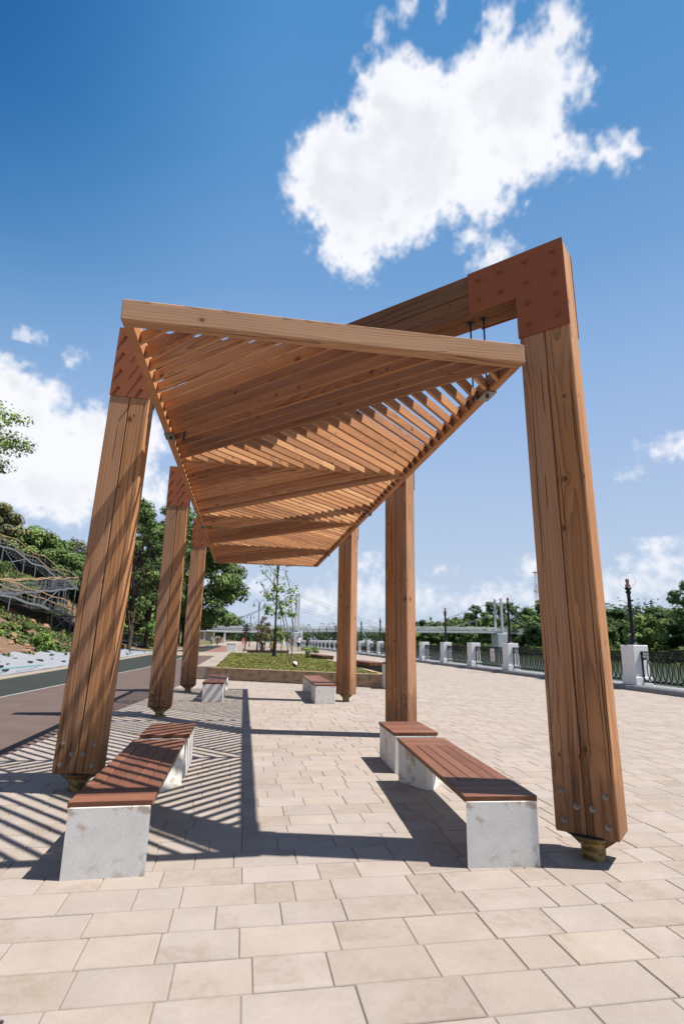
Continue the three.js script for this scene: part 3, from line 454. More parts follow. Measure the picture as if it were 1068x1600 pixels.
function tree(name, label, category, group, pos, o) {   // o: h, R, base (crown bottom), n clumps, leaves, size, tone, trunk radius
  const r = rng(o.seed), t = thing(name, pos, label, category, group), lo = o.base ?? o.h * 0.25, cy = (o.h + lo) / 2, Hh = (o.h - lo) / 2;
  const cl = clumpsIn(r, o.n, 0, cy, 0, o.R, Hh, o.clump, o.low ?? -0.85);
  const put = (n, g, m) => { const me = shade(new THREE.Mesh(g, m)); me.name = n; t.add(me); return me; };
  const tr = o.trunk ?? o.h * 0.018, gs = [limb(new THREE.Vector3(0, -0.2, 0), new THREE.Vector3((r() - 0.5) * 0.6, cy + Hh * 0.35, (r() - 0.5) * 0.6), tr, tr * 0.3, o.h * 0.04, r, 9, 9)];
  for (let i = 0; i < (o.limbs ?? 9); i++) { const c = cl[Math.floor(r() * cl.length)], y0 = mix(lo * 0.7, cy + Hh * 0.2, r()); gs.push(limb(new THREE.Vector3(0, y0, 0), new THREE.Vector3(c[0], c[1], c[2]), tr * 0.38, tr * 0.06, o.R * 0.15, r, 5, 5)); }
  put('trunk', plain(gs), M.bark); put('crown', leaves(cl, o.leaves, o.size, o.tone, r, o.droop ?? 0), M.leaf);
  return t;
}
const gv = (p, s, dy = 0) => V(p, groundY(p, s) + dy, s);
tree('poplar_tree', 'tall slender tree with open crown, seen between the left posts', 'tree', null, gv(-9.2, 48), { seed: 1, h: 13.6, R: 2.7, base: 1.2, n: 62, clump: 0.62, leaves: 15000, size: 0.2, tone: GREEN.mid, trunk: 0.2, limbs: 26 });
tree('poplar_tree', 'second tall tree standing right behind the middle left post', 'tree', null, gv(-9.4, 57), { seed: 12, h: 15.5, R: 3.3, base: 2, n: 75, clump: 0.75, leaves: 20000, size: 0.22, tone: GREEN.dark, trunk: 0.24, limbs: 24 });
tree('broad_tree', 'large dark broad-crowned tree hanging over the far road', 'tree', null, gv(-8.6, 84), { seed: 3, h: 20, R: 7.9, base: 1.8, n: 120, clump: 1.5, leaves: 60000, size: 0.36, tone: GREEN.mid, trunk: 0.4, limbs: 22, droop: 0.35 });
tree('broad_tree', 'distant dark tree behind the bridge end, right of the broad tree', 'tree', null, gv(-16, 290), { seed: 4, h: 15, R: 13, base: 1, n: 60, clump: 3, leaves: 14000, size: 0.9, tone: GREEN.dark, limbs: 4 });
tree('street_tree', 'tree outside the left edge, only its leafy twigs in view', 'tree', null, gv(-8.45, 14.6), { seed: 8, h: 8.0, R: 2.6, base: 4.2, n: 46, clump: 0.42, leaves: 9000, size: 0.075, tone: GREEN.light, trunk: 0.1, limbs: 26 });
{ // trees and scrub along the hill
  const spec = [[-27.5, 62, 5.5, 3.2, 'olive'], [-25.5, 70, 5, 3.4, 'grey'], [-24.2, 66, 4.8, 2.9, 'light'], [-22.6, 68, 5.2, 3, 'mid'], [-21, 66, 4.6, 2.6, 'mid'], [-19.6, 70, 5, 2.9, 'dark'], [-18, 72, 5.2, 2.9, 'mid'], [-21.3, 75, 5.6, 3, 'dark'], [-24.5, 80, 6, 3.4, 'grey'], [-16.3, 74, 5.6, 3, 'light'], [-14.5, 76, 6, 3, 'mid'], [-30.5, 64, 6.2, 3, 'dark'], [-13, 66, 4.4, 2.4, 'light'], [-12, 72, 6, 3, 'olive'], [-11.5, 82, 7, 3.4, 'mid'], [-33, 58, 6, 3, 'olive'], [-11, 64, 3.2, 2, 'light'], [-10.5, 95, 9, 3.6, 'mid']];
  const desc = { olive: 'brownish-green bushy tree on the hillside above the stairs', grey: 'pale grey-green thin tree on the hilltop above the stairs', light: 'bright green bushy tree on the hillside behind the stairs', mid: 'mid-green bushy tree on the hillside behind the stairs', dark: 'dark green bushy tree on the hillside behind the stairs' };
  spec.forEach(([p, s, h, R, k], i) => tree('hill_tree', desc[k], 'tree', 'trees on the hillside', gv(p, s), { seed: 40 + i, h, R, base: 0.2, n: 34, clump: 0.85, leaves: k === 'grey' ? 6500 : 11000, size: 0.27, tone: GREEN[k], limbs: 7, low: -0.9 }));
  const sh = [[-11.2, 25.5, 1.35, 0.9, 'fresh'], [-10.6, 23.6, 1.5, 0.9, 'fresh'], [-10.4, 31.6, 0.85, 0.55, 'fresh'], [-13.0, 34, 0.6, 0.5, 'light'], [-14.2, 40, 0.6, 0.5, 'mid'], [-12.4, 38, 0.45, 0.45, 'light'], [-16.5, 50, 1.1, 0.9, 'light'], [-18.5, 52, 1.1, 1, 'mid'], [-19.8, 54, 1, 0.9, 'light'], [-13.4, 53, 1.1, 0.9, 'mid'], [-20.8, 50, 0.9, 0.9, 'mid'], [-12.3, 57, 1.4, 1, 'light']];
  sh.forEach(([p, s, h, R, k], i) => { const r = rng(90 + i), t = thing('hill_shrub', gv(p, s), { fresh: 'fresh green shrub low on the bare hillside', light: 'light green shrub among soil on the hillside', mid: 'dark green shrub among soil on the hillside' }[k], 'shrub', 'shrubs on the hillside'); const st = []; for (let j = 0; j < 6; j++) st.push(limb(new THREE.Vector3(0, -0.1, 0), new THREE.Vector3((r() - 0.5) * R * 1.4, h * (0.4 + 0.4 * r()), (r() - 0.5) * R * 1.4), 0.018, 0.006, 0.1, r, 4, 3)); const a = shade(new THREE.Mesh(plain(st), M.bark)); a.name = 'stem'; t.add(a); const b = shade(new THREE.Mesh(leaves(clumpsIn(r, 16, 0, h * 0.5, 0, R, h * 0.5, R * 0.32), 3200, 0.085, GREEN[k], r), M.leaf)); b.name = 'foliage'; t.add(b); });
  // loose orange boulders on the bare slope
  const rr = rng(66); [[-10.3, 29.3, 0.42], [-10.9, 27.5, 0.3], [-12.6, 33.5, 0.45], [-12.1, 31.8, 0.4], [-11.4, 32.4, 0.3], [-13.4, 35, 0.35], [-12.9, 40, 0.3], [-11.5, 36.5, 0.25], [-15.3, 43.5, 0.6], [-14.9, 45.5, 0.6], [-16, 41.5, 0.5], [-17.4, 54, 0.7], [-16.6, 56, 0.6], [-11, 41, 0.25]].forEach(([p, s, q], i) => {
    const g = new THREE.IcosahedronGeometry(q, 2), a = g.attributes.position; for (let k = 0; k < a.count; k++) { const v = new THREE.Vector3().fromBufferAttribute(a, k), n = 0.65 + 0.7 * n3(v.x * 2.2 / q + i * 9, v.y * 2.2 / q, v.z * 2.2 / q); a.setXYZ(k, v.x * n * 1.3, v.y * n * 0.75, v.z * n); }
    g.computeVertexNormals(); const m = single('boulder', g, M.orangeRock, 'orange-brown boulder half buried in the hillside soil', 'boulder', 'boulders on the hillside'); m.position.copy(gv(p, s, 0.02)); m.rotation.y = rr() * 6; m.scale.setScalar(0.55);
  });
  // grass on the hillside
  const bl = leaves([[0, 0.07, 0, 0.26, 0.07]], 30, 0.12, [0.085, 0.105, 0.042], rng(401)), im = new THREE.InstancedMesh(bl, M.leaf, 12000), r = rng(402), d = new THREE.Object3D(); let k = 0;
  while (k < 12000) { const p = -10 - Math.pow(r(), 1.3) * 24, s = 16 + r() * 62; if (f2(p * 0.5 + 9, s * 0.35, 4, 210) + (r() - 0.5) * 0.14 < 0.54) continue; d.position.copy(gv(p, s)); d.rotation.set(0, r() * 6.28, 0); d.scale.setScalar(0.6 + r() * 1.2); d.updateMatrix(); im.setMatrixAt(k, d.matrix); im.setColorAt(k, rgb(0.7 + r() * 0.7, 0.75 + r() * 0.5, 0.7 + r() * 0.4)); k++; }
  im.name = 'hill_grass'; scene.add(shade(im)); tag(im, 'rough grass and weeds on the hillside', 'grass', null, 'stuff');
}
{ // far bank of the river
  const r = rng(500); let s = 84, i = 0; const kinds = ['dark', 'mid', 'mid', 'dark', 'light'];
  const desc = { dark: 'dark green tree in the wood on the far river bank', mid: 'mid-green tree in the wood on the far river bank', light: 'light green tree at the edge of the far river bank' };
  while (s < 420) {
    const k = kinds[i % 5], near = i % 3, p = 104 + near * 7 + r() * 5, tall = s > 225 && s < 262 ? 1.5 : s < 130 ? 1.05 : s < 170 ? 0.9 : 1;
    const h = (11 + r() * 7) * tall * (near === 0 ? 0.68 : 1), R = (4.2 + r() * 2.8) * (near === 0 ? 0.8 : 1);
    tree('river_tree', desc[k], 'tree', 'trees on the far river bank', gv(p, s), { seed: 600 + i, h, R, base: 0.3, n: 46, clump: 1.5, leaves: s < 180 ? 11000 : 6000, size: s < 180 ? 0.55 : 0.75, tone: GREEN[k], limbs: 3, low: -0.95 });
    s += (2.6 + r() * 2.4) * (1 + s / 260); i++;
  }
  // pale willow scrub at the water's edge
  const cl = []; for (let q = 80; q < 420; q += 1.6) cl.push([98.5 + r() * 4, -1.6 + r() * 1.3, -q, 1.3 + r() * 1.2, 1.1 + r() * 1, 0.8 + r() * 0.5]);
  const bank = single('bank_scrub', leaves(cl, 42000, 0.5, [0.075, 0.105, 0.028], r), M.leaf, 'light green scrub along the far water edge', 'scrub', null, 'stuff');
  const far = []; for (let q = 0; q < 620; q++) { const p = 118 + r() * 60, ss = 70 + r() * 420; far.push([p, groundY(p, ss) + 4 + r() * 7, -ss, 4 + r() * 3, 4 + r() * 4, 0.7 + r() * 0.6]); } for (let q = 0; q < 420; q++) { const p = -220 + r() * 520, ss = 430 + r() * 160; far.push([p, 3 + r() * 7, -ss, 6 + r() * 5, 4 + r() * 4, 0.7 + r() * 0.6]); } for (let q = 0; q < 120; q++) { const p = -6 + r() * 18, ss = 330 + r() * 60; far.push([p, 2 + r() * 4, -ss, 4, 3.4, 0.8 + r() * 0.5]); }
  single('far_wood', leaves(far, 130000, 1.25, [0.042, 0.068, 0.026], r), M.leaf, 'dense distant wood closing the horizon behind the river and bridge', 'wood', null, 'stuff');
}

// ------------------------------------------------------------------ white ground fabric held by dark stones, on the foot of the hill
{
  const pos = [], idx = [], n = 14, ss = []; for (let s = 2; s <= 50; s += 0.35) ss.push(s);
  for (const s of ss) for (let j = 0; j <= n; j++) { const p = mix(-7.26, -10.1 - 0.25 * n2(s * 0.4, 3), j / n); const wr = (f2(p * 1.6, s * 1.1, 4, 430) - 0.5) * 0.16 + (n2(p * 5, s * 3.4, 431) - 0.5) * 0.035; pos.push(p, groundY(p, s) + 0.05 + wr * (j ? 1 : 0.2), -s); }
  for (let i = 0; i + 1 < ss.length; i++) for (let j = 0; j < n; j++) { const a = i * (n + 1) + j; idx.push(a, a + n + 1, a + 1, a + 1, a + n + 1, a + n + 2); }
  const g = raw(pos); g.setIndex(idx); g.computeVertexNormals(); single('ground_fabric', g, M.fabric, 'wrinkled white geotextile sheet spread between kerb and hillside', 'ground fabric');
  const r = rng(440), st = new THREE.IcosahedronGeometry(0.1, 1), a = st.attributes.position; for (let k = 0; k < a.count; k++) { const v = new THREE.Vector3().fromBufferAttribute(a, k), q = 0.75 + 0.5 * n3(v.x * 22, v.y * 22, v.z * 22); a.setXYZ(k, v.x * q * 1.5, v.y * q * 0.6, v.z * q); } st.computeVertexNormals();
  const m0 = single('weight_stone', st, M.darkStone, 'small dark stone weighing down the white ground fabric', 'stone', 'dark stones on the white fabric');
  for (let i = 0; i < 74; i++) { const p = -7.6 - r() * 2.2, s = 13 + r() * 35, m = i ? copyOf(m0, V(0, 0, 0)) : m0; m.position.copy(gv(p, s, 0.09)); m.rotation.y = r() * 6; m.scale.setScalar(0.35 + r() * 0.5); }
  const hose = single('garden_hose', curve([V(-7.6, 0.2, 13), V(-7.45, 0.19, 17), V(-7.5, 0.19, 20.5), V(-7.42, 0.17, 23)], 0.018, 40, 6), std({ color: rgb(0.05, 0.22, 0.2), roughness: 0.5 }), 'turquoise hose lying along the lower edge of the white fabric', 'hose');
}

// ------------------------------------------------------------------ steel stairways on the hill
function stairway(label, pts, width, legsAt, brace) {   // pts: deck edge points nearest the camera, [p, y, s]
  const P = pts.map((q) => V(...q)), t = thing('hill_stairway', P[0].clone(), label, 'stairway', 'steel stairways on the hillside');
  const side = P[P.length - 1].clone().sub(P[0]).setY(0).normalize().cross(up3).multiplyScalar(-1); if (side.x > 0) side.multiplyScalar(-1);
  const off = side.clone().multiplyScalar(width), fine = [];
  for (let i = 0; i + 1 < P.length; i++) { const a = P[i], b = P[i + 1], n = Math.max(1, Math.round(a.distanceTo(b) / 2.6)); for (let k = 0; k < n; k++) { const A = a.clone().lerp(b, k / n), B = a.clone().lerp(b, (k + 1) / n), m = A.clone().lerp(B, 0.45); m.y = mix(A.y, B.y, 0.12); fine.push(A, m); } } fine.push(P[P.length - 1]);
  const st = [], tr = [];
  for (let i = 0; i + 1 < fine.length; i++) { for (const o of [0, 1]) { const a = fine[i].clone().addScaledVector(off, o), b = fine[i + 1].clone().addScaledVector(off, o); st.push(boardGeo(a, b, 0.06, 0.16, 0, 1, 1, 0, 0)); }
    const d = fine[i].distanceTo(fine[i + 1]), n = Math.max(2, Math.round(d / 0.32)); for (let k = 0; k < n; k++) { const a = fine[i].clone().lerp(fine[i + 1], (k + 0.5) / n); a.y += 0.05; tr.push(boardGeo(a.clone().addScaledVector(off, 0.02), a.clone().addScaledVector(off, 0.98), 0.28, 0.035, 0, 1, 1, 0, 0)); } }
  part('stringer', t, plain(st), M.galva); part('tread', t, plain(tr), M.galva);
  for (const o of [0, 1]) {
    const rail = [], infill = [];
    for (let i = 0; i + 1 < fine.length; i++) { const a = fine[i].clone().addScaledVector(off, o), b = fine[i + 1].clone().addScaledVector(off, o), h = new THREE.Vector3(0, 1.05, 0); rail.push(boardGeo(a.clone().add(h), b.clone().add(h), 0.075, 0.05, 0, 1, 1, 0, 0)); for (const y of [0.32, 0.68]) { const q = new THREE.Vector3(0, y, 0); infill.push(tube(a.clone().add(q), b.clone().add(q), 0.012, 4)); } part('rail_post', t, tube(a, a.clone().setY(a.y + 1.03), 0.03, 5), M.galva); const m = a.clone().lerp(b, 0.5); part('rail_post', t, tube(m, m.clone().setY(m.y + 1.03), 0.022, 5), M.galva); }
    part('handrail', t, plain(rail), M.handrail); part('rail_bar', t, plain(infill), M.galva);
  }
  { const shadeSheet = []; for (let i = 0; i + 1 < fine.length; i++) { const a = fine[i].clone().addScaledVector(off, 0.97), b = fine[i + 1].clone().addScaledVector(off, 0.97), ga = groundY(a.x, -a.z) - 0.3, gb = groundY(b.x, -b.z) - 0.3; if (a.y - ga < 0.25) continue; shadeSheet.push(raw([a.x, ga, a.z, b.x, gb, b.z, b.x, b.y - 0.06, b.z, a.x, ga, a.z, b.x, b.y - 0.06, b.z, a.x, a.y - 0.06, a.z], [0, 0, 1, 0, 1, 1, 0, 0, 1, 1, 0, 1])); } if (shadeSheet.length) part('shade_skirt', t, plain(shadeSheet), M.darkStone); }  // dark sheet below the deck: its shade put into colour, along with black skirting
  const foot = (q) => Math.min(groundY(q.x, -q.z) - 0.2, q.y - 0.2), C = new THREE.CatmullRomCurve3(P, false, 'catmullrom', 0.01);
  for (const f of legsAt) for (const o of [0, 1]) { const q = C.getPoint(f).addScaledVector(off, o); part('support_leg', t, tube(new THREE.Vector3(q.x, foot(q), q.z), q, 0.05, 6), M.galva); }
  for (const [a, b] of brace) { const A = C.getPoint(a), B = C.getPoint(b); part('cross_brace', t, tube(A, new THREE.Vector3(B.x, foot(B) + 0.15, B.z), 0.035, 5), M.galva); part('cross_brace', t, tube(B, new THREE.Vector3(A.x, foot(A) + 0.15, A.z), 0.035, 5), M.galva); }
  return t;
}
stairway('lowest flight of the steel stairs, coming down to the road kerb', [[-18.2, 4.02, 38], [-16.9, 3.95, 42], [-14.34, 2.86, 49.5], [-11.41, 0.95, 55], [-9.0, 0.12, 58.5]], 1.7, [0.08, 0.19, 0.3, 0.41, 0.5, 0.62], [[0.41, 0.5]]);
stairway('middle flight of the steel stairs, nearly level behind the lowest flight', [[-19.2, 4.1, 41], [-17.9, 4.35, 45.5], [-16.9, 5.4, 54], [-16.6, 5.95, 58]], 1.7, [0.3, 0.5, 0.65, 0.8, 0.95], [[0.5, 0.65]]);
stairway('uppermost flight of the steel stairs, climbing to the left hilltop', [[-25.2, 10.4, 53], [-23.35, 9.47, 56], [-21.2, 8.2, 58.5], [-19.3, 7.0, 60.5], [-17.4, 6.0, 61.5]], 1.7, [0.12, 0.3, 0.42, 0.56, 0.7, 0.85], [[0.3, 0.42]]);

// ------------------------------------------------------------------ raised planter with lawn
{
  const t = thing('raised_planter', V(1.3, 0, 17), 'long raised planter with a low brown concrete wall around a lawn', 'planter'), H = 0.365;
  const out = [[-1.37, 18.7], [3.95, 15.45], [4.3, 39], [-1.37, 39]], th = 0.14;
  const wall = (name, a, b, mat) => { const n = Math.max(1, Math.round(Math.hypot(b[0] - a[0], b[1] - a[1]) / 1.55)); for (let i = 0; i < n; i++) { const A = [mix(a[0], b[0], i / n), mix(a[1], b[1], i / n)], B = [mix(a[0], b[0], (i + 1) / n), mix(a[1], b[1], (i + 1) / n)], A3 = V(A[0], H / 2, A[1]), B3 = V(B[0], H / 2, B[1]), d = B3.clone().sub(A3).normalize().multiplyScalar(0.003); const g = cbox(th, H, A3.distanceTo(B3) - 0.006, 0.006, 1, 1, i * 0.3, i * 0.7); g.applyMatrix4(basis(A3.add(d), B3.sub(d))); part(name, t, benchUV2(g), mat); } };
  function benchUV2(g) { const p = g.attributes.position, n = g.attributes.normal, u = g.attributes.uv; for (let i = 0; i < p.count; i++) { u.setXY(i, (p.getX(i) + p.getZ(i) * 0.8) / 1.5, (Math.abs(n.getY(i)) > 0.7 ? p.getZ(i) : p.getY(i)) / 1.5); } return g; }
  wall('wall_panel', out[0], out[1], M.concrete); wall('wall_panel', out[1], out[2], M.concrete); wall('wall_panel', out[3], out[2], M.concrete);
  const ks = []; for (let s = 18.45; s < 38.9; s += 1.5) part('kerb_slab', t, boxAt(-1.44, -0.86, 0.02, H + 0.03, s, Math.min(s + 1.494, 39), 0.006), M.concretePale);
  const lawn = new THREE.Shape(); [[-0.9, 18.45], [3.88, 15.55], [4.22, 38.9], [-0.9, 38.9]].forEach(([p, s], i) => lawn[i ? 'lineTo' : 'moveTo'](p, s)); const lg = new THREE.ShapeGeometry(lawn); lg.rotateX(-Math.PI / 2); lg.translate(0, H - 0.035, 0);
  const u = lg.attributes.uv; for (let i = 0; i < u.count; i++) u.setXY(i, u.getX(i) / 3, u.getY(i) / 3);
  part('lawn_soil', t, lg, std({ roughness: 1, map: colourTex(256, 256, (a, b) => { const n = n2(a * 60, b * 60, 451), k = f2(a * 6, b * 6, 4, 452); return lerp3([0.075, 0.085, 0.028], [0.12, 0.088, 0.055], sstep(0.5, 0.7, k) * 0.8 + (n - 0.5) * 0.4); }) }));
  const bl = leaves([[0, 0.012, 0, 0.1, 0.014]], 26, 0.042, [0.11, 0.128, 0.042], rng(455)), r = rng(456), d = new THREE.Object3D(), N = 15000, im = new THREE.InstancedMesh(bl, M.leaf, N); let k = 0;
  while (k < N) { const p = -0.85 + r() * 5, s = 15.6 + Math.pow(r(), 1.5) * 23; if (s < 18.45 - (p + 0.9) * 0.607 + 0.05) continue; if (p > 3.85 + (s - 15.5) * 0.014) continue; if (f2(p * 1.3, s * 1.3, 3, 457) < 0.40 + 0.12 * r()) continue; d.position.copy(V(p, H - 0.035, s)); d.rotation.y = r() * 6.28; d.scale.setScalar(0.7 + r() * 0.8); d.updateMatrix(); im.setMatrixAt(k, d.matrix); const y = r(); im.setColorAt(k, rgb(0.75 + y * 0.75, 0.8 + y * 0.4, 0.8)); k++; }
  im.count = k; im.name = 'lawn_grass'; im.castShadow = im.receiveShadow = true; im.position.sub(t.position); im.userData.kind = 'stuff'; t.add(im);
}
// young multi-stemmed tree, with each leaf its own blade
{
  const r = rng(700), t = thing('young_tree', V(1.81, 0.33, 22.2), 'thin multi-stemmed young tree with sparse fresh leaves on the lawn', 'tree');
  const stems = [[[0, 0, 0], [-0.18, 1.1, 0.05], [-0.5, 2.4, 0.1], [-0.75, 3.1, 0.1], [-1.3, 3.65, 0]], [[-0.05, 0.8, 0], [-0.3, 1.9, -0.2], [-0.9, 2.55, -0.3], [-1.25, 3.05, -0.3]], [[0.02, 0, 0.02], [0.12, 1.0, 0.1], [0.02, 2.2, 0.25], [-0.1, 3.0, 0.2], [-0.3, 3.65, 0.15]], [[0, 0.6, 0], [-0.25, 1.5, 0.2], [-0.42, 2.3, 0.3], [-0.75, 2.8, 0.4]], [[-0.4, 2.1, 0.1], [-0.7, 2.7, 0.1], [-0.75, 3.4, 0], [-1.0, 3.9, 0]], [[0.08, 1.5, 0.15], [-0.1, 2.4, 0.1], [0.15, 3.0, 0.1]]];
  stems.forEach((q, i) => { const cv = new THREE.CatmullRomCurve3(q.map((a) => new THREE.Vector3(a[0], a[1], -a[2]))), g = new THREE.TubeGeometry(cv, 18, 0.011 + (i < 3 ? 0.006 : 0), 5); const m = shade(new THREE.Mesh(g, M.bark)); m.name = 'stem'; t.add(m); });
  const cl = []; stems.forEach((q) => { const cv = new THREE.CatmullRomCurve3(q.map((a) => new THREE.Vector3(a[0], a[1], -a[2]))); for (let k = 0; k < 9; k++) { const a = cv.getPoint(0.45 + 0.6 * k / 9 > 1 ? 1 : 0.45 + 0.6 * k / 9); if (a.y > 1.5) cl.push([a.x + (r() - 0.5) * 0.35, a.y + (r() - 0.5) * 0.3, a.z + (r() - 0.5) * 0.35, 0.2, 0.15]); } });
  const m = shade(new THREE.Mesh(leaves(cl, 340, 0.105, GREEN.fresh, r), M.leaf)); m.name = 'foliage'; t.add(m);
  const t2 = thing('young_tree', V(2.1, 0.33, 31.6), 'slim single-stemmed young tree just right of the tall black lamp', 'tree'); const m2 = shade(new THREE.Mesh(limb(new THREE.Vector3(0, 0, 0), new THREE.Vector3(-0.25, 3.4, 0), 0.025, 0.01, 0.2, r, 5, 8), M.bark)); m2.name = 'trunk'; t2.add(m2); const m3 = shade(new THREE.Mesh(leaves(clumpsIn(r, 12, -0.3, 3, 0, 1.1, 1.3, 0.3), 420, 0.15, GREEN.fresh, r), M.leaf)); m3.name = 'crown'; t2.add(m3);
}
tree('young_tree', 'small reddish-brown young tree beyond the lawn', 'tree', null, V(2.6, 0, 70), { seed: 77, h: 4.3, R: 0.8, base: 0.7, n: 24, clump: 0.34, leaves: 1900, size: 0.16, tone: GREEN.red, trunk: 0.04 });
tree('young_tree', 'small olive young tree beside the reddish one', 'tree', null, V(1.9, 0, 62), { seed: 78, h: 3.1, R: 0.7, base: 0.6, n: 18, clump: 0.32, leaves: 1300, size: 0.15, tone: GREEN.olive, trunk: 0.035 });
tree('young_tree', 'low green young tree at the far end of the planters', 'tree', null, V(5.2, 0, 92), { seed: 79, h: 3.6, R: 1.5, base: 0.5, n: 20, clump: 0.5, leaves: 1600, size: 0.22, tone: GREEN.light, trunk: 0.05 });
{ const r = rng(720), t = thing('lawn_shrub', V(3.55, 0.33, 29.5), 'small bright green shrub at the right edge of the lawn', 'shrub'); const a = shade(new THREE.Mesh(limb(new THREE.Vector3(0, 0, 0), new THREE.Vector3(0, 0.4, 0), 0.02, 0.01, 0.1, r, 4, 3), M.bark)); a.name = 'stem'; t.add(a); const b = shade(new THREE.Mesh(leaves(clumpsIn(r, 14, 0, 0.32, 0, 0.5, 0.3, 0.15), 1300, 0.06, GREEN.fresh, r), M.leaf)); b.name = 'foliage'; t.add(b); }
{ const t = thing('garden_spotlight', V(1.75, 0.33, 19.25), 'round garden lamp, half white and half black, on the lawn', 'lamp'); const put = (n, g, m) => { const q = shade(new THREE.Mesh(g, m)); q.name = n; t.add(q); }; const a = new THREE.SphereGeometry(0.085, 24, 12, 0, Math.PI * 2, 0, Math.PI / 2); a.rotateZ(-0.7); a.translate(0, 0.13, 0); put('diffuser', a, M.whitePaint); const b = new THREE.SphereGeometry(0.084, 24, 12, 0, Math.PI * 2, Math.PI / 2, Math.PI / 2); b.rotateZ(-0.7); b.translate(0, 0.13, 0); put('housing', b, M.black); put('stake', tube(new THREE.Vector3(0, 0, 0), new THREE.Vector3(0, 0.08, 0), 0.03, 8), M.black); }

// low slatted timber seats along the planter edge
function lowSeat(pos, len, w, turn, label) { const t = thing('timber_bench', pos, label, 'seat', 'slatted timber seats along the planter'); t.rotation.y = turn; const r = rng(Math.round(pos.z * 10)); const n = 7; for (let i = 0; i < n; i++) { const g = cbox(w / n - 0.012, 0.1, len, 0.004, 0.5, 1.2, r() * 3, r() * 3); g.translate(-w / 2 + ((i + 0.5) * w) / n, 0.36, -len / 2); const m = shade(new THREE.Mesh(g, M.seat[i % 3])); m.name = 'slat'; t.add(m); } const f = cbox(w - 0.06, 0.31, len - 0.1, 0.006); f.translate(0, 0.155, -len / 2); const m = shade(new THREE.Mesh(f, M.darkSteel)); m.name = 'base'; t.add(m); }
lowSeat(V(4.45, 0.16, 18.4), 2.6, 0.6, 0.12, 'dark red slatted seat at the near right planter edge, behind the farthest right post');
lowSeat(V(4.15, 0.12, 27.6), 3.4, 0.6, 0.06, 'dark red slatted seat farther along the right edge of the lawn');
{ const t = thing('timber_bench', V(1.9, 0, 45), 'long dark slatted seat across the back of the lawn', 'seat', 'slatted timber seats along the planter'); for (let i = 0; i < 5; i++) { const g = cbox(0.11, 0.09, 3.4, 0.004, 0.5, 1.2, i, i); g.rotateY(Math.PI / 2); g.translate(0, 0.4, -i * 0.125); const m = shade(new THREE.Mesh(g, M.seat[i % 3])); m.name = 'slat'; t.add(m); } const f = cbox(0.5, 0.34, 3.2, 0.004); f.rotateY(Math.PI / 2); f.translate(0, 0.17, -0.25); const m = shade(new THREE.Mesh(f, M.darkSteel)); m.name = 'base'; t.add(m); }
{ const t = thing('litter_bin', V(4.03, 0, 15.25), 'slim white concrete litter bin with a dark top by the planter corner', 'litter bin'); const g = cbox(0.36, 0.66, 0.36, 0.012); g.translate(0, 0.33, 0); const m = shade(new THREE.Mesh(benchUV(g), M.concreteWhite)); m.name = 'body'; t.add(m); const l = new THREE.CylinderGeometry(0.17, 0.185, 0.045, 4); l.rotateY(Math.PI / 4); l.scale(1.35, 1, 1.35); l.translate(0, 0.685, 0); const q = shade(new THREE.Mesh(l, M.darkSteel)); q.name = 'lid'; t.add(q); const h = shade(new THREE.Mesh(tube(new THREE.Vector3(0, 0.705, 0), new THREE.Vector3(0, 0.71, 0), 0.11, 20), M.black)); h.name = 'opening'; t.add(h); }
{ const t = thing('concrete_block', V(-1.15, 0, 56), 'pale concrete block at the near end of the brick road', 'block'); const g = cbox(0.95, 0.85, 0.9, 0.015); g.translate(0, 0.425, 0); const m = shade(new THREE.Mesh(benchUV(g), M.concreteWhite)); m.name = 'body'; t.add(m); const c = cbox(1.0, 0.06, 0.95, 0.01); c.translate(0, 0.88, 0); const q = shade(new THREE.Mesh(c, M.whitePaint)); q.name = 'cap'; t.add(q); }

// ------------------------------------------------------------------ lamps along the walk: black poles with two bell shades
{
  const t = thing('street_lamp', V(1.68, 0.33, 31.2), 'tall black twin-armed street lamp on the lawn, nearest to the canopy', 'street lamp', 'twin-armed lamps along the walk');
  const put = (n, g, m, par = t) => { const q = shade(new THREE.Mesh(g, m)); q.name = n; par.add(q); return q; };
  put('pole', new THREE.LatheGeometry([[0.13, 0], [0.13, 0.1], [0.1, 0.16], [0.085, 0.8], [0.07, 1.0], [0.055, 1.05], [0.042, 5.4], [0.05, 5.42], [0.03, 5.7], [0, 5.75]].map((q) => new THREE.Vector2(...q)), 16), M.black);
  for (const f of [-1, 1]) {
    const a = put('arm', curve([new THREE.Vector3(0.03 * f, 4.6, 0), new THREE.Vector3(0.1 * f, 5.2, 0), new THREE.Vector3(0.2 * f, 5.68, 0), new THREE.Vector3(0.4 * f, 5.86, 0), new THREE.Vector3(0.58 * f, 5.7, 0), new THREE.Vector3(0.61 * f, 5.4, 0)], 0.02, 30, 7), M.black);
    const s = put('shade', new THREE.LatheGeometry([[0.02, 0.34], [0.05, 0.3], [0.07, 0.16], [0.14, 0.08], [0.2, 0]].map((q) => new THREE.Vector2(...q)), 20), M.black); s.position.set(0.61 * f, 5.06, 0);
    const d = put('diffuser', new THREE.SphereGeometry(0.15, 16, 8, 0, 6.283, Math.PI / 2, Math.PI / 2), M.glass); d.position.set(0.61 * f, 5.075, 0);
  }
  [[1.55, 0, 66, 'second black twin-armed street lamp, seen between canopy and bridge'], [1.0, 0, 104, 'third black twin-armed street lamp, far along the walk'], [0.6, 0, 142, 'most distant black twin-armed street lamp near the bridge']].forEach(([p, y, s, l]) => copyOf(t, V(p, y, s), 0, l));
}
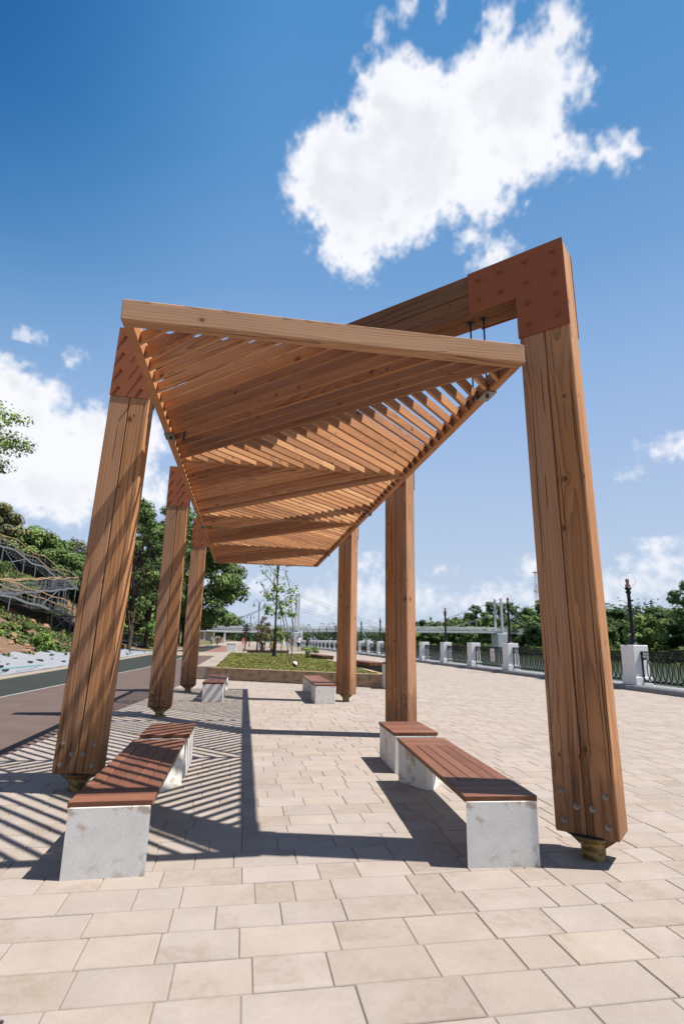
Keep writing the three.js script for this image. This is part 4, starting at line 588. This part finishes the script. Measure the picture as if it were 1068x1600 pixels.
{ // finger post
  const t = thing('signpost', V(0.15, 0, 60), 'brown finger signpost with dark direction boards on the walk', 'signpost'); const put = (n, g, m) => { const q = shade(new THREE.Mesh(g, m)); q.name = n; t.add(q); };
  put('post', tube(new THREE.Vector3(0, 0, 0), new THREE.Vector3(0, 2.75, 0), 0.06, 10), std({ color: rgb(0.12, 0.045, 0.03), roughness: 0.7 })); put('finial', new THREE.SphereGeometry(0.07, 10, 8).translate(0, 2.8, 0), M.black);
  for (let i = 0; i < 4; i++) { const sh = new THREE.Shape(), f = i % 2 ? -1 : 1; sh.moveTo(-0.3 * f, 0); sh.lineTo(0.28 * f, 0); sh.lineTo(0.42 * f, 0.08); sh.lineTo(0.28 * f, 0.16); sh.lineTo(-0.3 * f, 0.16); const g = new THREE.ExtrudeGeometry(sh, { depth: 0.03, bevelEnabled: false }); g.rotateY(0.25 * f); g.translate(0, 1.85 + i * 0.23, 0.05); put('direction_board', g, M.black); }
  put('tub', new THREE.CylinderGeometry(0.24, 0.2, 0.3, 10).translate(0, 0.15, 0), M.concrete);
}

// ------------------------------------------------------------------ embankment: plinth, white pillars, cast-iron panels, globe lamps
{
  const Q = 11.78, PS = 4.06, S0 = 15.42, NP = 27, ground = single('embankment_plinth', boxAt(11.2, 12.25, -0.3, 0.13, -4, 330, 0.01), M.greyStone, 'low grey stone plinth under the railing pillars along the embankment', 'plinth');
  single('embankment_wall', boxAt(12.255, 12.5, -4, 0.02, -4, 330, 0.0), M.greyStone, 'stone retaining wall below the railing, down to the river', 'retaining wall');
  const posts = thing('railing_pillar', V(Q, 0.13, S0), 'nearest white painted railing pillar, right of the front post, with a globe lamp', 'pillar', 'white pillars of the embankment railing');
  const put = (t, n, g, m) => { const q = shade(new THREE.Mesh(g, m)); q.name = n; t.add(q); return q; };
  const b0 = cbox(0.5, 0.93, 0.58, 0.012); b0.translate(0, 0.24 + 0.93 / 2 - 0.01, 0); put(posts, 'shaft', benchUV(b0), M.whitePaint);
  const b1 = cbox(0.56, 0.235, 0.64, 0.012); b1.translate(0, 0.1175, 0); put(posts, 'base', benchUV(b1), M.whitePaint);
  const lampT = thing('globe_lamp', V(Q, 1.29, S0), 'nearest black globe lamp with clear ball, on the nearest white pillar', 'lamp', 'globe lamps on the railing pillars');
  put(lampT, 'pole', new THREE.LatheGeometry([[0.15, 0], [0.15, 0.03], [0.1, 0.06], [0.08, 0.14], [0.1, 0.17], [0.1, 0.2], [0.065, 0.24], [0.06, 0.34], [0.085, 0.37], [0.085, 0.4], [0.06, 0.43], [0.052, 1.55], [0.08, 1.6], [0.08, 1.64], [0.05, 1.66], [0.1, 1.72], [0.1, 1.76], [0, 1.77]].map((q) => new THREE.Vector2(...q)), 18), M.black);
  const gl = put(lampT, 'globe', new THREE.SphereGeometry(0.25, 32, 20), M.glass); gl.position.y = 1.98;
  const lh = put(lampT, 'lamp_holder', new THREE.LatheGeometry([[0.075, 0], [0.075, 0.08], [0.045, 0.1], [0.045, 0.16], [0.06, 0.2], [0.05, 0.26], [0, 0.28]].map((q) => new THREE.Vector2(...q)), 14), std({ color: rgb(0.16, 0.08, 0.07), roughness: 0.4 })); lh.position.y = 1.765;
  const panel = thing('railing_panel', V(Q, 0.13, S0 + PS / 2), 'black cast-iron railing panel of interlocking ovals, half hidden by the front post', 'railing panel', 'cast-iron panels of the embankment railing');
  const L = PS - 0.56, y0 = 0.09, y1 = 0.985, band = 0.19, bar = (ya, yb, w) => { const g = cbox(w, yb - ya, L, 0.003); g.translate(0, (ya + yb) / 2, 0); return g; };
  put(panel, 'top_rail', bar(y1 - 0.035, y1, 0.06), M.black); put(panel, 'middle_rail', bar(y1 - band - 0.02, y1 - band, 0.035), M.black); put(panel, 'bottom_rail', bar(y0, y0 + 0.035, 0.045), M.black);
  for (const f of [-1, 1]) { const g = cbox(0.045, y1 - y0 - 0.04, 0.045, 0.003); g.translate(0, (y0 + y1) / 2 - 0.003, f * (L / 2 - 0.023)); put(panel, 'side_bar', g, M.black); }
  const n = 16, dz = (L - 0.1) / n, oh = y1 - band - 0.02 - (y0 + 0.035), og = new THREE.TorusGeometry(1, 0.075, 5, 26); og.scale(dz * 0.86, oh / 2 / 1.02, 0.2); og.rotateY(Math.PI / 2);
  const olow = new THREE.TorusGeometry(1, 0.075, 3, 14); olow.scale(dz * 0.86, oh / 2 / 1.02, 0.2); olow.rotateY(Math.PI / 2);
  for (let i = 0; i < n; i++) { const o = put(panel, 'oval', og, M.black); o.position.set((i % 2 ? 1 : -1) * 0.006, y0 + 0.035 + oh / 2, -L / 2 + 0.05 + dz * (i + 0.5)); }
  const rings = [], tr = new THREE.TorusGeometry(0.033, 0.0085, 4, 10); tr.rotateY(Math.PI / 2); const nr = Math.round(L / 0.078); for (let i = 0; i < nr; i++) for (const k of [0, 1]) rings.push(tr.clone().translate(0, y1 - 0.035 - 0.038 - k * 0.072, -L / 2 + 0.045 + ((i + (k ? 0.5 : 0)) * (L - 0.09)) / nr)); const lat = put(panel, 'lattice_band', plain(rings), M.black); lat.userData.kind = 'stuff';
  const far = thing('railing_panel', V(Q, 0.13, S0 + PS * 6.5), 'distant black cast-iron railing panel along the embankment', 'railing panel', 'cast-iron panels of the embankment railing');
  for (const c of panel.children) if (!['oval', 'lattice_band'].includes(c.name)) far.add(c.clone()); { const o2 = []; for (let i = 0; i < n; i++) o2.push(olow.clone().translate(0, y0 + 0.035 + oh / 2, -L / 2 + 0.05 + dz * (i + 0.5))); put(far, 'oval_band', plain(o2), M.black); const lb = cbox(0.012, 0.07, L - 0.05, 0); lb.translate(0, y1 - 0.11, 0); put(far, 'lattice_band', lb, M.black); }
  copyOf(panel, V(Q, 0.13, S0 - PS / 2), 0, 'nearest black cast-iron railing panel, running out of the right edge');
  const word = ['', 'second', 'third', 'fourth', 'fifth', 'sixth', 'seventh'];
  copyOf(posts, V(Q, 0.13, S0 - PS), 0, 'white railing pillar outside the right edge of view');
  for (let i = 1; i < NP; i++) {
    copyOf(posts, V(Q, 0.13, S0 + PS * i), 0, i < 7 ? `white railing pillar, ${word[i]} beyond the nearest one${i % 2 ? '' : ', carrying a globe lamp'}` : 'distant white railing pillar in the row along the embankment');
    if (i < NP - 1 && i !== 6) copyOf(i < 6 ? panel : far, V(Q, 0.13, S0 + PS * (i + 0.5)), 0, i < 6 ? `black cast-iron railing panel just beyond the ${['nearest', 'second', 'third', 'fourth', 'fifth', 'sixth'][i]} pillar` : 'distant black cast-iron railing panel along the embankment');
    if (i % 2 === 0) copyOf(lampT, V(Q, 1.29, S0 + PS * i), 0, i < 7 ? `black globe lamp, ${word[i / 2]} beyond the nearest one` : 'distant black globe lamp above the embankment railing');
  }
  // small prohibition sign on the third panel
  const s = thing('prohibition_sign', V(Q - 0.05, 0.55, 25.3), 'small white sign with red prohibition symbols hung on the railing', 'sign');
  const cv = document.createElement('canvas'); cv.width = 128; cv.height = 192; const x = cv.getContext('2d'); x.fillStyle = '#ece6e4'; x.fillRect(0, 0, 128, 192); x.lineWidth = 9; x.strokeStyle = '#c23a3a'; for (const cy of [52, 134]) { x.fillStyle = '#333'; x.fillRect(44, cy - 6, 40, 12); x.beginPath(); x.arc(64, cy, 34, 0, 6.3); x.stroke(); x.beginPath(); x.moveTo(40, cy - 24); x.lineTo(88, cy + 24); x.stroke(); } x.fillStyle = '#c23a3a'; x.fillRect(12, 176, 104, 8);
  const tx = new THREE.CanvasTexture(cv); tx.colorSpace = THREE.SRGBColorSpace; const g = new THREE.BoxGeometry(0.42, 0.6, 0.012); const m = put(s, 'board', g, std({ color: rgb(0.7, 0.68, 0.67) })); m.rotation.y = -Math.PI / 2; m.position.y = 0.18; const f = put(s, 'face', new THREE.PlaneGeometry(0.4, 0.58), std({ map: tx, roughness: 0.5 })); f.rotation.y = -Math.PI / 2; f.position.set(-0.0095, 0.18, 0);
}

// ------------------------------------------------------------------ footbridge, tower, far buildings
{
  const S = 205, K = 0.82, ey = (y) => 1.25 + K * (y - 1.25), wp = std({ color: rgb(0.5, 0.51, 0.53), roughness: 0.6 }), t = thing('footbridge', V(50, 0, S), 'long white cable-stayed footbridge crossing the river', 'bridge'), deckY = (q) => { const p = q / K; return ey(4.5 + 1.5 * sstep(-14, 60, p) + 0.6 * sstep(60, 115, p) - 0.9 * sstep(118, 150, p)); };
  const deck = [], rl = [], rp = [];
  for (let p = -13; p < 112; p += 4) { const a = V(p, deckY(p), S), b = V(p + 4, deckY(p + 4), S); deck.push(boardGeo(a, b, 4, 0.75, 0, 1, 1, 0, 0)); for (const z of [-1.95, 1.95]) { for (const h of [0.85, 1.35, 1.75]) rl.push(tube(a.clone().add(new THREE.Vector3(0, h, z)), b.clone().add(new THREE.Vector3(0, h, z)), 0.05, 4)); for (const q of [0, 1, 2, 3]) { const m = a.clone().lerp(b, q / 4).add(new THREE.Vector3(0, 0.3, z)); rp.push(tube(m, m.clone().setY(m.y + 1.45), 0.045, 4)); } } }
  part('deck', t, plain(deck), wp); part('railing', t, plain([...rl, ...rp]), wp);
  const tops = {};
  for (const [pc, top] of [[18.9, 18.5], [98.3, 18.8]]) {
    for (const [dz, dp] of [[-2.6, 0.35], [2.6, -0.35]]) part('pylon_leg', t, plain([boardGeo(V(pc + dp, -3, S + dz), V(pc + dp * 0.85, top, S + dz * 0.8), 0.75, 0.75, 0.05, 1, 1, 0, 0, new THREE.Vector3(1, 0, 0))]), wp);
    part('pylon_beam', t, boardGeo(V(pc - 1.2, top - 2.4, S - 2.2), V(pc + 1.2, top - 2.4, S + 2.2), 0.7, 0.8, 0.03, 1, 1, 0, 0), wp);
    part('pier', t, boxAt(pc - 2, pc + 2, -4, deckY(pc) - 0.5, S - 3, S + 3, 0.1), std({ color: rgb(0.5, 0.51, 0.52) }));
    for (const dir of [-1, 1]) for (const [h, reach] of [[0.5, 36], [1.0, 34], [5.5, 25], [6, 22]]) { const dz = h % 1 ? -1.9 : 1.9, e = pc + dir * reach; if (e < -13 || e > 115) { part('cable', t, tube(V(pc, top - h, S + dz * 0.9), V(clamp(e, -12, 114), deckY(clamp(e, -12, 114)) + 0.4, S + dz), 0.09, 4), M.galva); continue; } part('cable', t, tube(V(pc, top - h, S + dz * 0.9), V(e, deckY(e) + 0.4, S + dz), 0.055, 4), M.galva); }
  }
  for (let p = -10; p < 110; p += 14) part('lamp_post', t, tube(V(p, deckY(p), S - 1.95), V(p, deckY(p) + 4.2, S - 1.95), 0.07, 5), wp);
  // stair house at the town end of the bridge
  const b = thing('stair_house', V(-10, 0, 192), 'pale stair house with columns under the left end of the bridge', 'building'), cream = std({ color: rgb(0.5, 0.42, 0.34), roughness: 0.9 });
  part('wall', b, boxAt(-15.6, -10.2, 0, 3.55, 193, 201, 0.05), cream); part('roof', b, boxAt(-15.9, -6, 3.55, 3.85, 191, 201.5, 0.05), wp); part('stair_block', b, boxAt(-10.1, -6.4, 0, 1.4, 193, 201, 0.05), cream); for (const p of [-13, -10, -6.5]) part('column', b, boxAt(p - 0.3, p + 0.3, 0, 3.55, 191.3, 191.9, 0.05), wp);
  // lattice radio mast, red and white
  const T = thing('radio_mast', V(281, 0, 500), 'thin red and white lattice radio mast above the trees', 'radio mast'), H = 72, red = std({ color: rgb(0.32, 0.17, 0.16) }), wh = std({ color: rgb(0.6, 0.6, 0.62) });
  const half = (y) => mix(2.2, 0.7, clamp(y / H)), cor = (k, y) => V(281 + [-1, 1, 1, -1][k] * half(y), y, 500 + [-1, -1, 1, 1][k] * half(y));
  for (let i = 0; i < 6; i++) { const gs = [], n = 4; for (let j = 0; j < n; j++) { const a = (i * n + j) * (H / 24), c = a + H / 24; for (let k = 0; k < 4; k++) { gs.push(tube(cor(k, a), cor(k, c), 0.1, 4), tube(cor(k, a), cor((k + 1) % 4, c), 0.06, 3), tube(cor((k + 1) % 4, a), cor(k, c), 0.06, 3), tube(cor(k, c), cor((k + 1) % 4, c), 0.06, 3)); } } part('lattice_section', T, plain(gs), i % 2 ? wh : red); }
  part('platform', T, boxAt(279, 283, 52.5, 53, 498, 502, 0), wh); part('platform', T, boxAt(278.6, 283.4, 70.8, 71.3, 497.6, 502.4, 0), red); for (let k = 0; k < 6; k++) { const a = k * 1.047; part('antenna', T, tube(V(281 + Math.cos(a) * 2.4, 51, 500 + Math.sin(a) * 2.4), V(281 + Math.cos(a) * 2.4, 55, 500 + Math.sin(a) * 2.4), 0.3, 5), wh); } part('spike', T, tube(V(281, 71, 500), V(281, 76.5, 500), 0.12, 4), red);
}

// ------------------------------------------------------------------ people on the promenade
function person(label, pos, turn, o) {   // joints in metres, one continuous surface; clothes by their own colours
  const t = thing('person', pos, label, 'person'); t.rotation.y = turn; const k = (o.h ?? 1.72) / 1.72, J = {}, sit = o.pose === 'sit', w = o.pose === 'walk' ? 1 : 0.12, hy = sit ? 0.5 : 0.93;
  const bones = [[[0, hy, 0], [0, hy + 0.28, 0.01], 0.135, 0.12], [[0, hy + 0.28, 0.01], [0, hy + 0.47, 0], 0.13, 0.125], [[0, hy + 0.5, 0], [0, hy + 0.61, 0.01], 0.055, 0.055], [[0, hy + 0.67, 0.015], [0, hy + 0.73, 0.0], 0.085, 0.092], [[-0.15, hy + 0.49, 0], [0.15, hy + 0.49, 0], 0.065, 0.065]];
  for (const f of [-1, 1]) {
    const sw = f * w;
    if (sit) bones.push([[f * 0.09, hy, 0], [f * 0.12, hy - 0.02, 0.42], 0.09, 0.065], [[f * 0.12, hy - 0.02, 0.42], [f * 0.12, 0.06, 0.46], 0.06, 0.04], [[f * 0.12, 0.04, 0.46], [f * 0.13, 0.035, 0.6], 0.04, 0.035]);
    else bones.push([[f * 0.09, hy, 0], [f * 0.1, 0.5, 0.16 * sw + 0.04 * w], 0.095, 0.065], [[f * 0.1, 0.5, 0.16 * sw + 0.04 * w], [f * 0.1, 0.08 + (sw < 0 ? 0.05 * w : 0), 0.26 * sw - 0.05 * w], 0.062, 0.04], [[f * 0.1, 0.05, 0.26 * sw - 0.05 * w], [f * 0.11, 0.035, 0.26 * sw + 0.11], 0.042, 0.034]);
    bones.push([[f * 0.19, hy + 0.48, 0], [f * 0.24, hy + 0.2, -0.1 * sw], 0.052, 0.042], [[f * 0.24, hy + 0.2, -0.1 * sw], [f * (sit ? 0.1 : 0.22), hy - 0.03 + (sit ? 0.08 : 0), 0.1 + (sit ? 0.22 : -0.16 * sw)], 0.04, 0.03], [[f * (sit ? 0.1 : 0.22), hy - 0.04 + (sit ? 0.08 : 0), 0.1 + (sit ? 0.22 : -0.16 * sw)], [f * (sit ? 0.08 : 0.22), hy - 0.12 + (sit ? 0.1 : 0), 0.12 + (sit ? 0.26 : -0.16 * sw)], 0.034, 0.022]);
  }
  const R = 56, mc = new MarchingCubes(R, M.leaf, false, false, 60000), half = 0.95, cy = 0.88; mc.isolation = 0;
  for (let z = 0; z < R; z++) for (let y = 0; y < R; y++) for (let x = 0; x < R; x++) {
    const X = ((x - R / 2) / (R / 2)) * half, Y = ((y - R / 2) / (R / 2)) * half + cy, Z = ((z - R / 2) / (R / 2)) * half; let d = 9;
    if (Math.abs(X) < 0.5 && Math.abs(Z) < 0.8) for (const [a, b, r0, r1] of bones) { const bx = b[0] - a[0], by = b[1] - a[1], bz = b[2] - a[2], px = X - a[0], py = Y - a[1], pz = Z - a[2], u = clamp((px * bx + py * by + pz * bz) / (bx * bx + by * by + bz * bz)), q = Math.hypot(px - bx * u, py - by * u, pz - bz * u) - mix(r0, r1, u), hh = clamp(0.5 + (0.5 * (d - q)) / 0.03); d = mix(d, q, hh) - 0.03 * hh * (1 - hh); }
    mc.field[x + y * R + z * R * R] = -d;
  }
  mc.update(); const n = mc.count, pos3 = mc.positionArray.slice(0, n * 3), nor = mc.normalArray.slice(0, n * 3), col = new Float32Array(n * 3), skin = [0.42, 0.25, 0.17];
  for (let i = 0; i < n; i++) { const x = pos3[i * 3] * half, y = pos3[i * 3 + 1] * half + cy, z = pos3[i * 3 + 2] * half; pos3[i * 3] = x * k; pos3[i * 3 + 1] = y * k; pos3[i * 3 + 2] = z * k; const arm = Math.abs(x) > 0.175 && y < hy + 0.3; let c = skin; if (y < 0.09) c = o.shoes ?? [0.05, 0.05, 0.05]; else if (arm) c = skin; else if (y < hy + 0.06 && y > (o.shorts ? 0.52 : 0.09)) c = o.legs; else if (y >= hy + 0.06 && y < hy + 0.55) c = o.top; col.set(c, i * 3); }
  const g = new THREE.BufferGeometry(); g.setAttribute('position', new THREE.BufferAttribute(pos3, 3)); g.setAttribute('normal', new THREE.BufferAttribute(nor, 3)); g.setAttribute('color', new THREE.BufferAttribute(col, 3));
  const m = shade(new THREE.Mesh(g, M.cloth)); m.name = 'body'; t.add(m);
  const hair = new THREE.SphereGeometry(0.104, 14, 10, 0, 6.283, 0, 1.75); hair.rotateX(-0.45); hair.translate(0, hy + 0.74, -0.008); hair.scale(k, k, k); const hm = shade(new THREE.Mesh(hair, std({ color: rgb(...(o.hair ?? [0.04, 0.025, 0.015])) }))); hm.name = 'hair'; t.add(hm);
  return t;
}
M.cloth = std({ vertexColors: true, roughness: 0.9 });
person('person in white top and dark shorts walking beside the railing', V(6.6, 0, 68.2), 2.9, { pose: 'walk', top: [0.75, 0.75, 0.75], legs: [0.03, 0.03, 0.045], shorts: true });
person('person in black top and shorts walking away beside another walker', V(7.75, 0, 69), 3.1, { pose: 'walk', top: [0.03, 0.03, 0.035], legs: [0.03, 0.03, 0.04], shorts: true });
person('person in a muted red top walking behind the sapling stems', V(6.1, 0, 72), 3.0, { pose: 'walk', top: [0.28, 0.12, 0.1], legs: [0.25, 0.2, 0.17] });
person('person in dark clothes walking on the brick road', V(-4.4, 0, 97), 0.2, { pose: 'walk', top: [0.03, 0.03, 0.04], legs: [0.03, 0.035, 0.06], h: 1.62 });
person('person in grey on the pavement left of the brick road', V(-6.4, 0, 115), 0.3, { pose: 'stand', top: [0.2, 0.2, 0.24], legs: [0.06, 0.06, 0.1] });
person('seated person in black on the long slatted seat', V(1.45, 0.0, 44.8), 3.0, { pose: 'sit', top: [0.03, 0.03, 0.03], legs: [0.05, 0.05, 0.08] });
person('seated person in an ochre top at the right end of the seat', V(2.25, 0.0, 44.8), 2.8, { pose: 'sit', top: [0.35, 0.25, 0.08], legs: [0.04, 0.04, 0.05] });
person('person in bright red standing on the far lawn', V(-0.15, 0, 112), 0.5, { pose: 'stand', top: [0.6, 0.06, 0.09], legs: [0.6, 0.07, 0.1], h: 1.6 });
person('person in a white shirt on the top landing of the hill stairs', V(-23.9, 9.75, 55.3), 1.2, { pose: 'stand', top: [0.8, 0.8, 0.8], legs: [0.06, 0.07, 0.12] });
person('person in pale blue walking far down the embankment', V(9.0, 0, 96), 3.1, { pose: 'walk', top: [0.4, 0.5, 0.65], legs: [0.5, 0.5, 0.5] });
person('person in a white dress far down the embankment', V(7.2, 0, 104), 0.1, { pose: 'walk', top: [0.75, 0.72, 0.7], legs: [0.72, 0.7, 0.68] });
person('person in navy far along the walk beside the lamps', V(3.4, 0, 118), 0.1, { pose: 'walk', top: [0.05, 0.06, 0.14], legs: [0.3, 0.28, 0.25] });
// small dark pebble lying on the near paving
{ const g = new THREE.IcosahedronGeometry(0.008, 1); g.scale(1.4, 0.6, 1); const m = single('pebble', g, M.darkStone, 'tiny dark pebble on the pale paving, lower left', 'pebble'); m.position.copy(V(-0.72, 0.004, 2.3)); }
renderer.render(scene, camera);
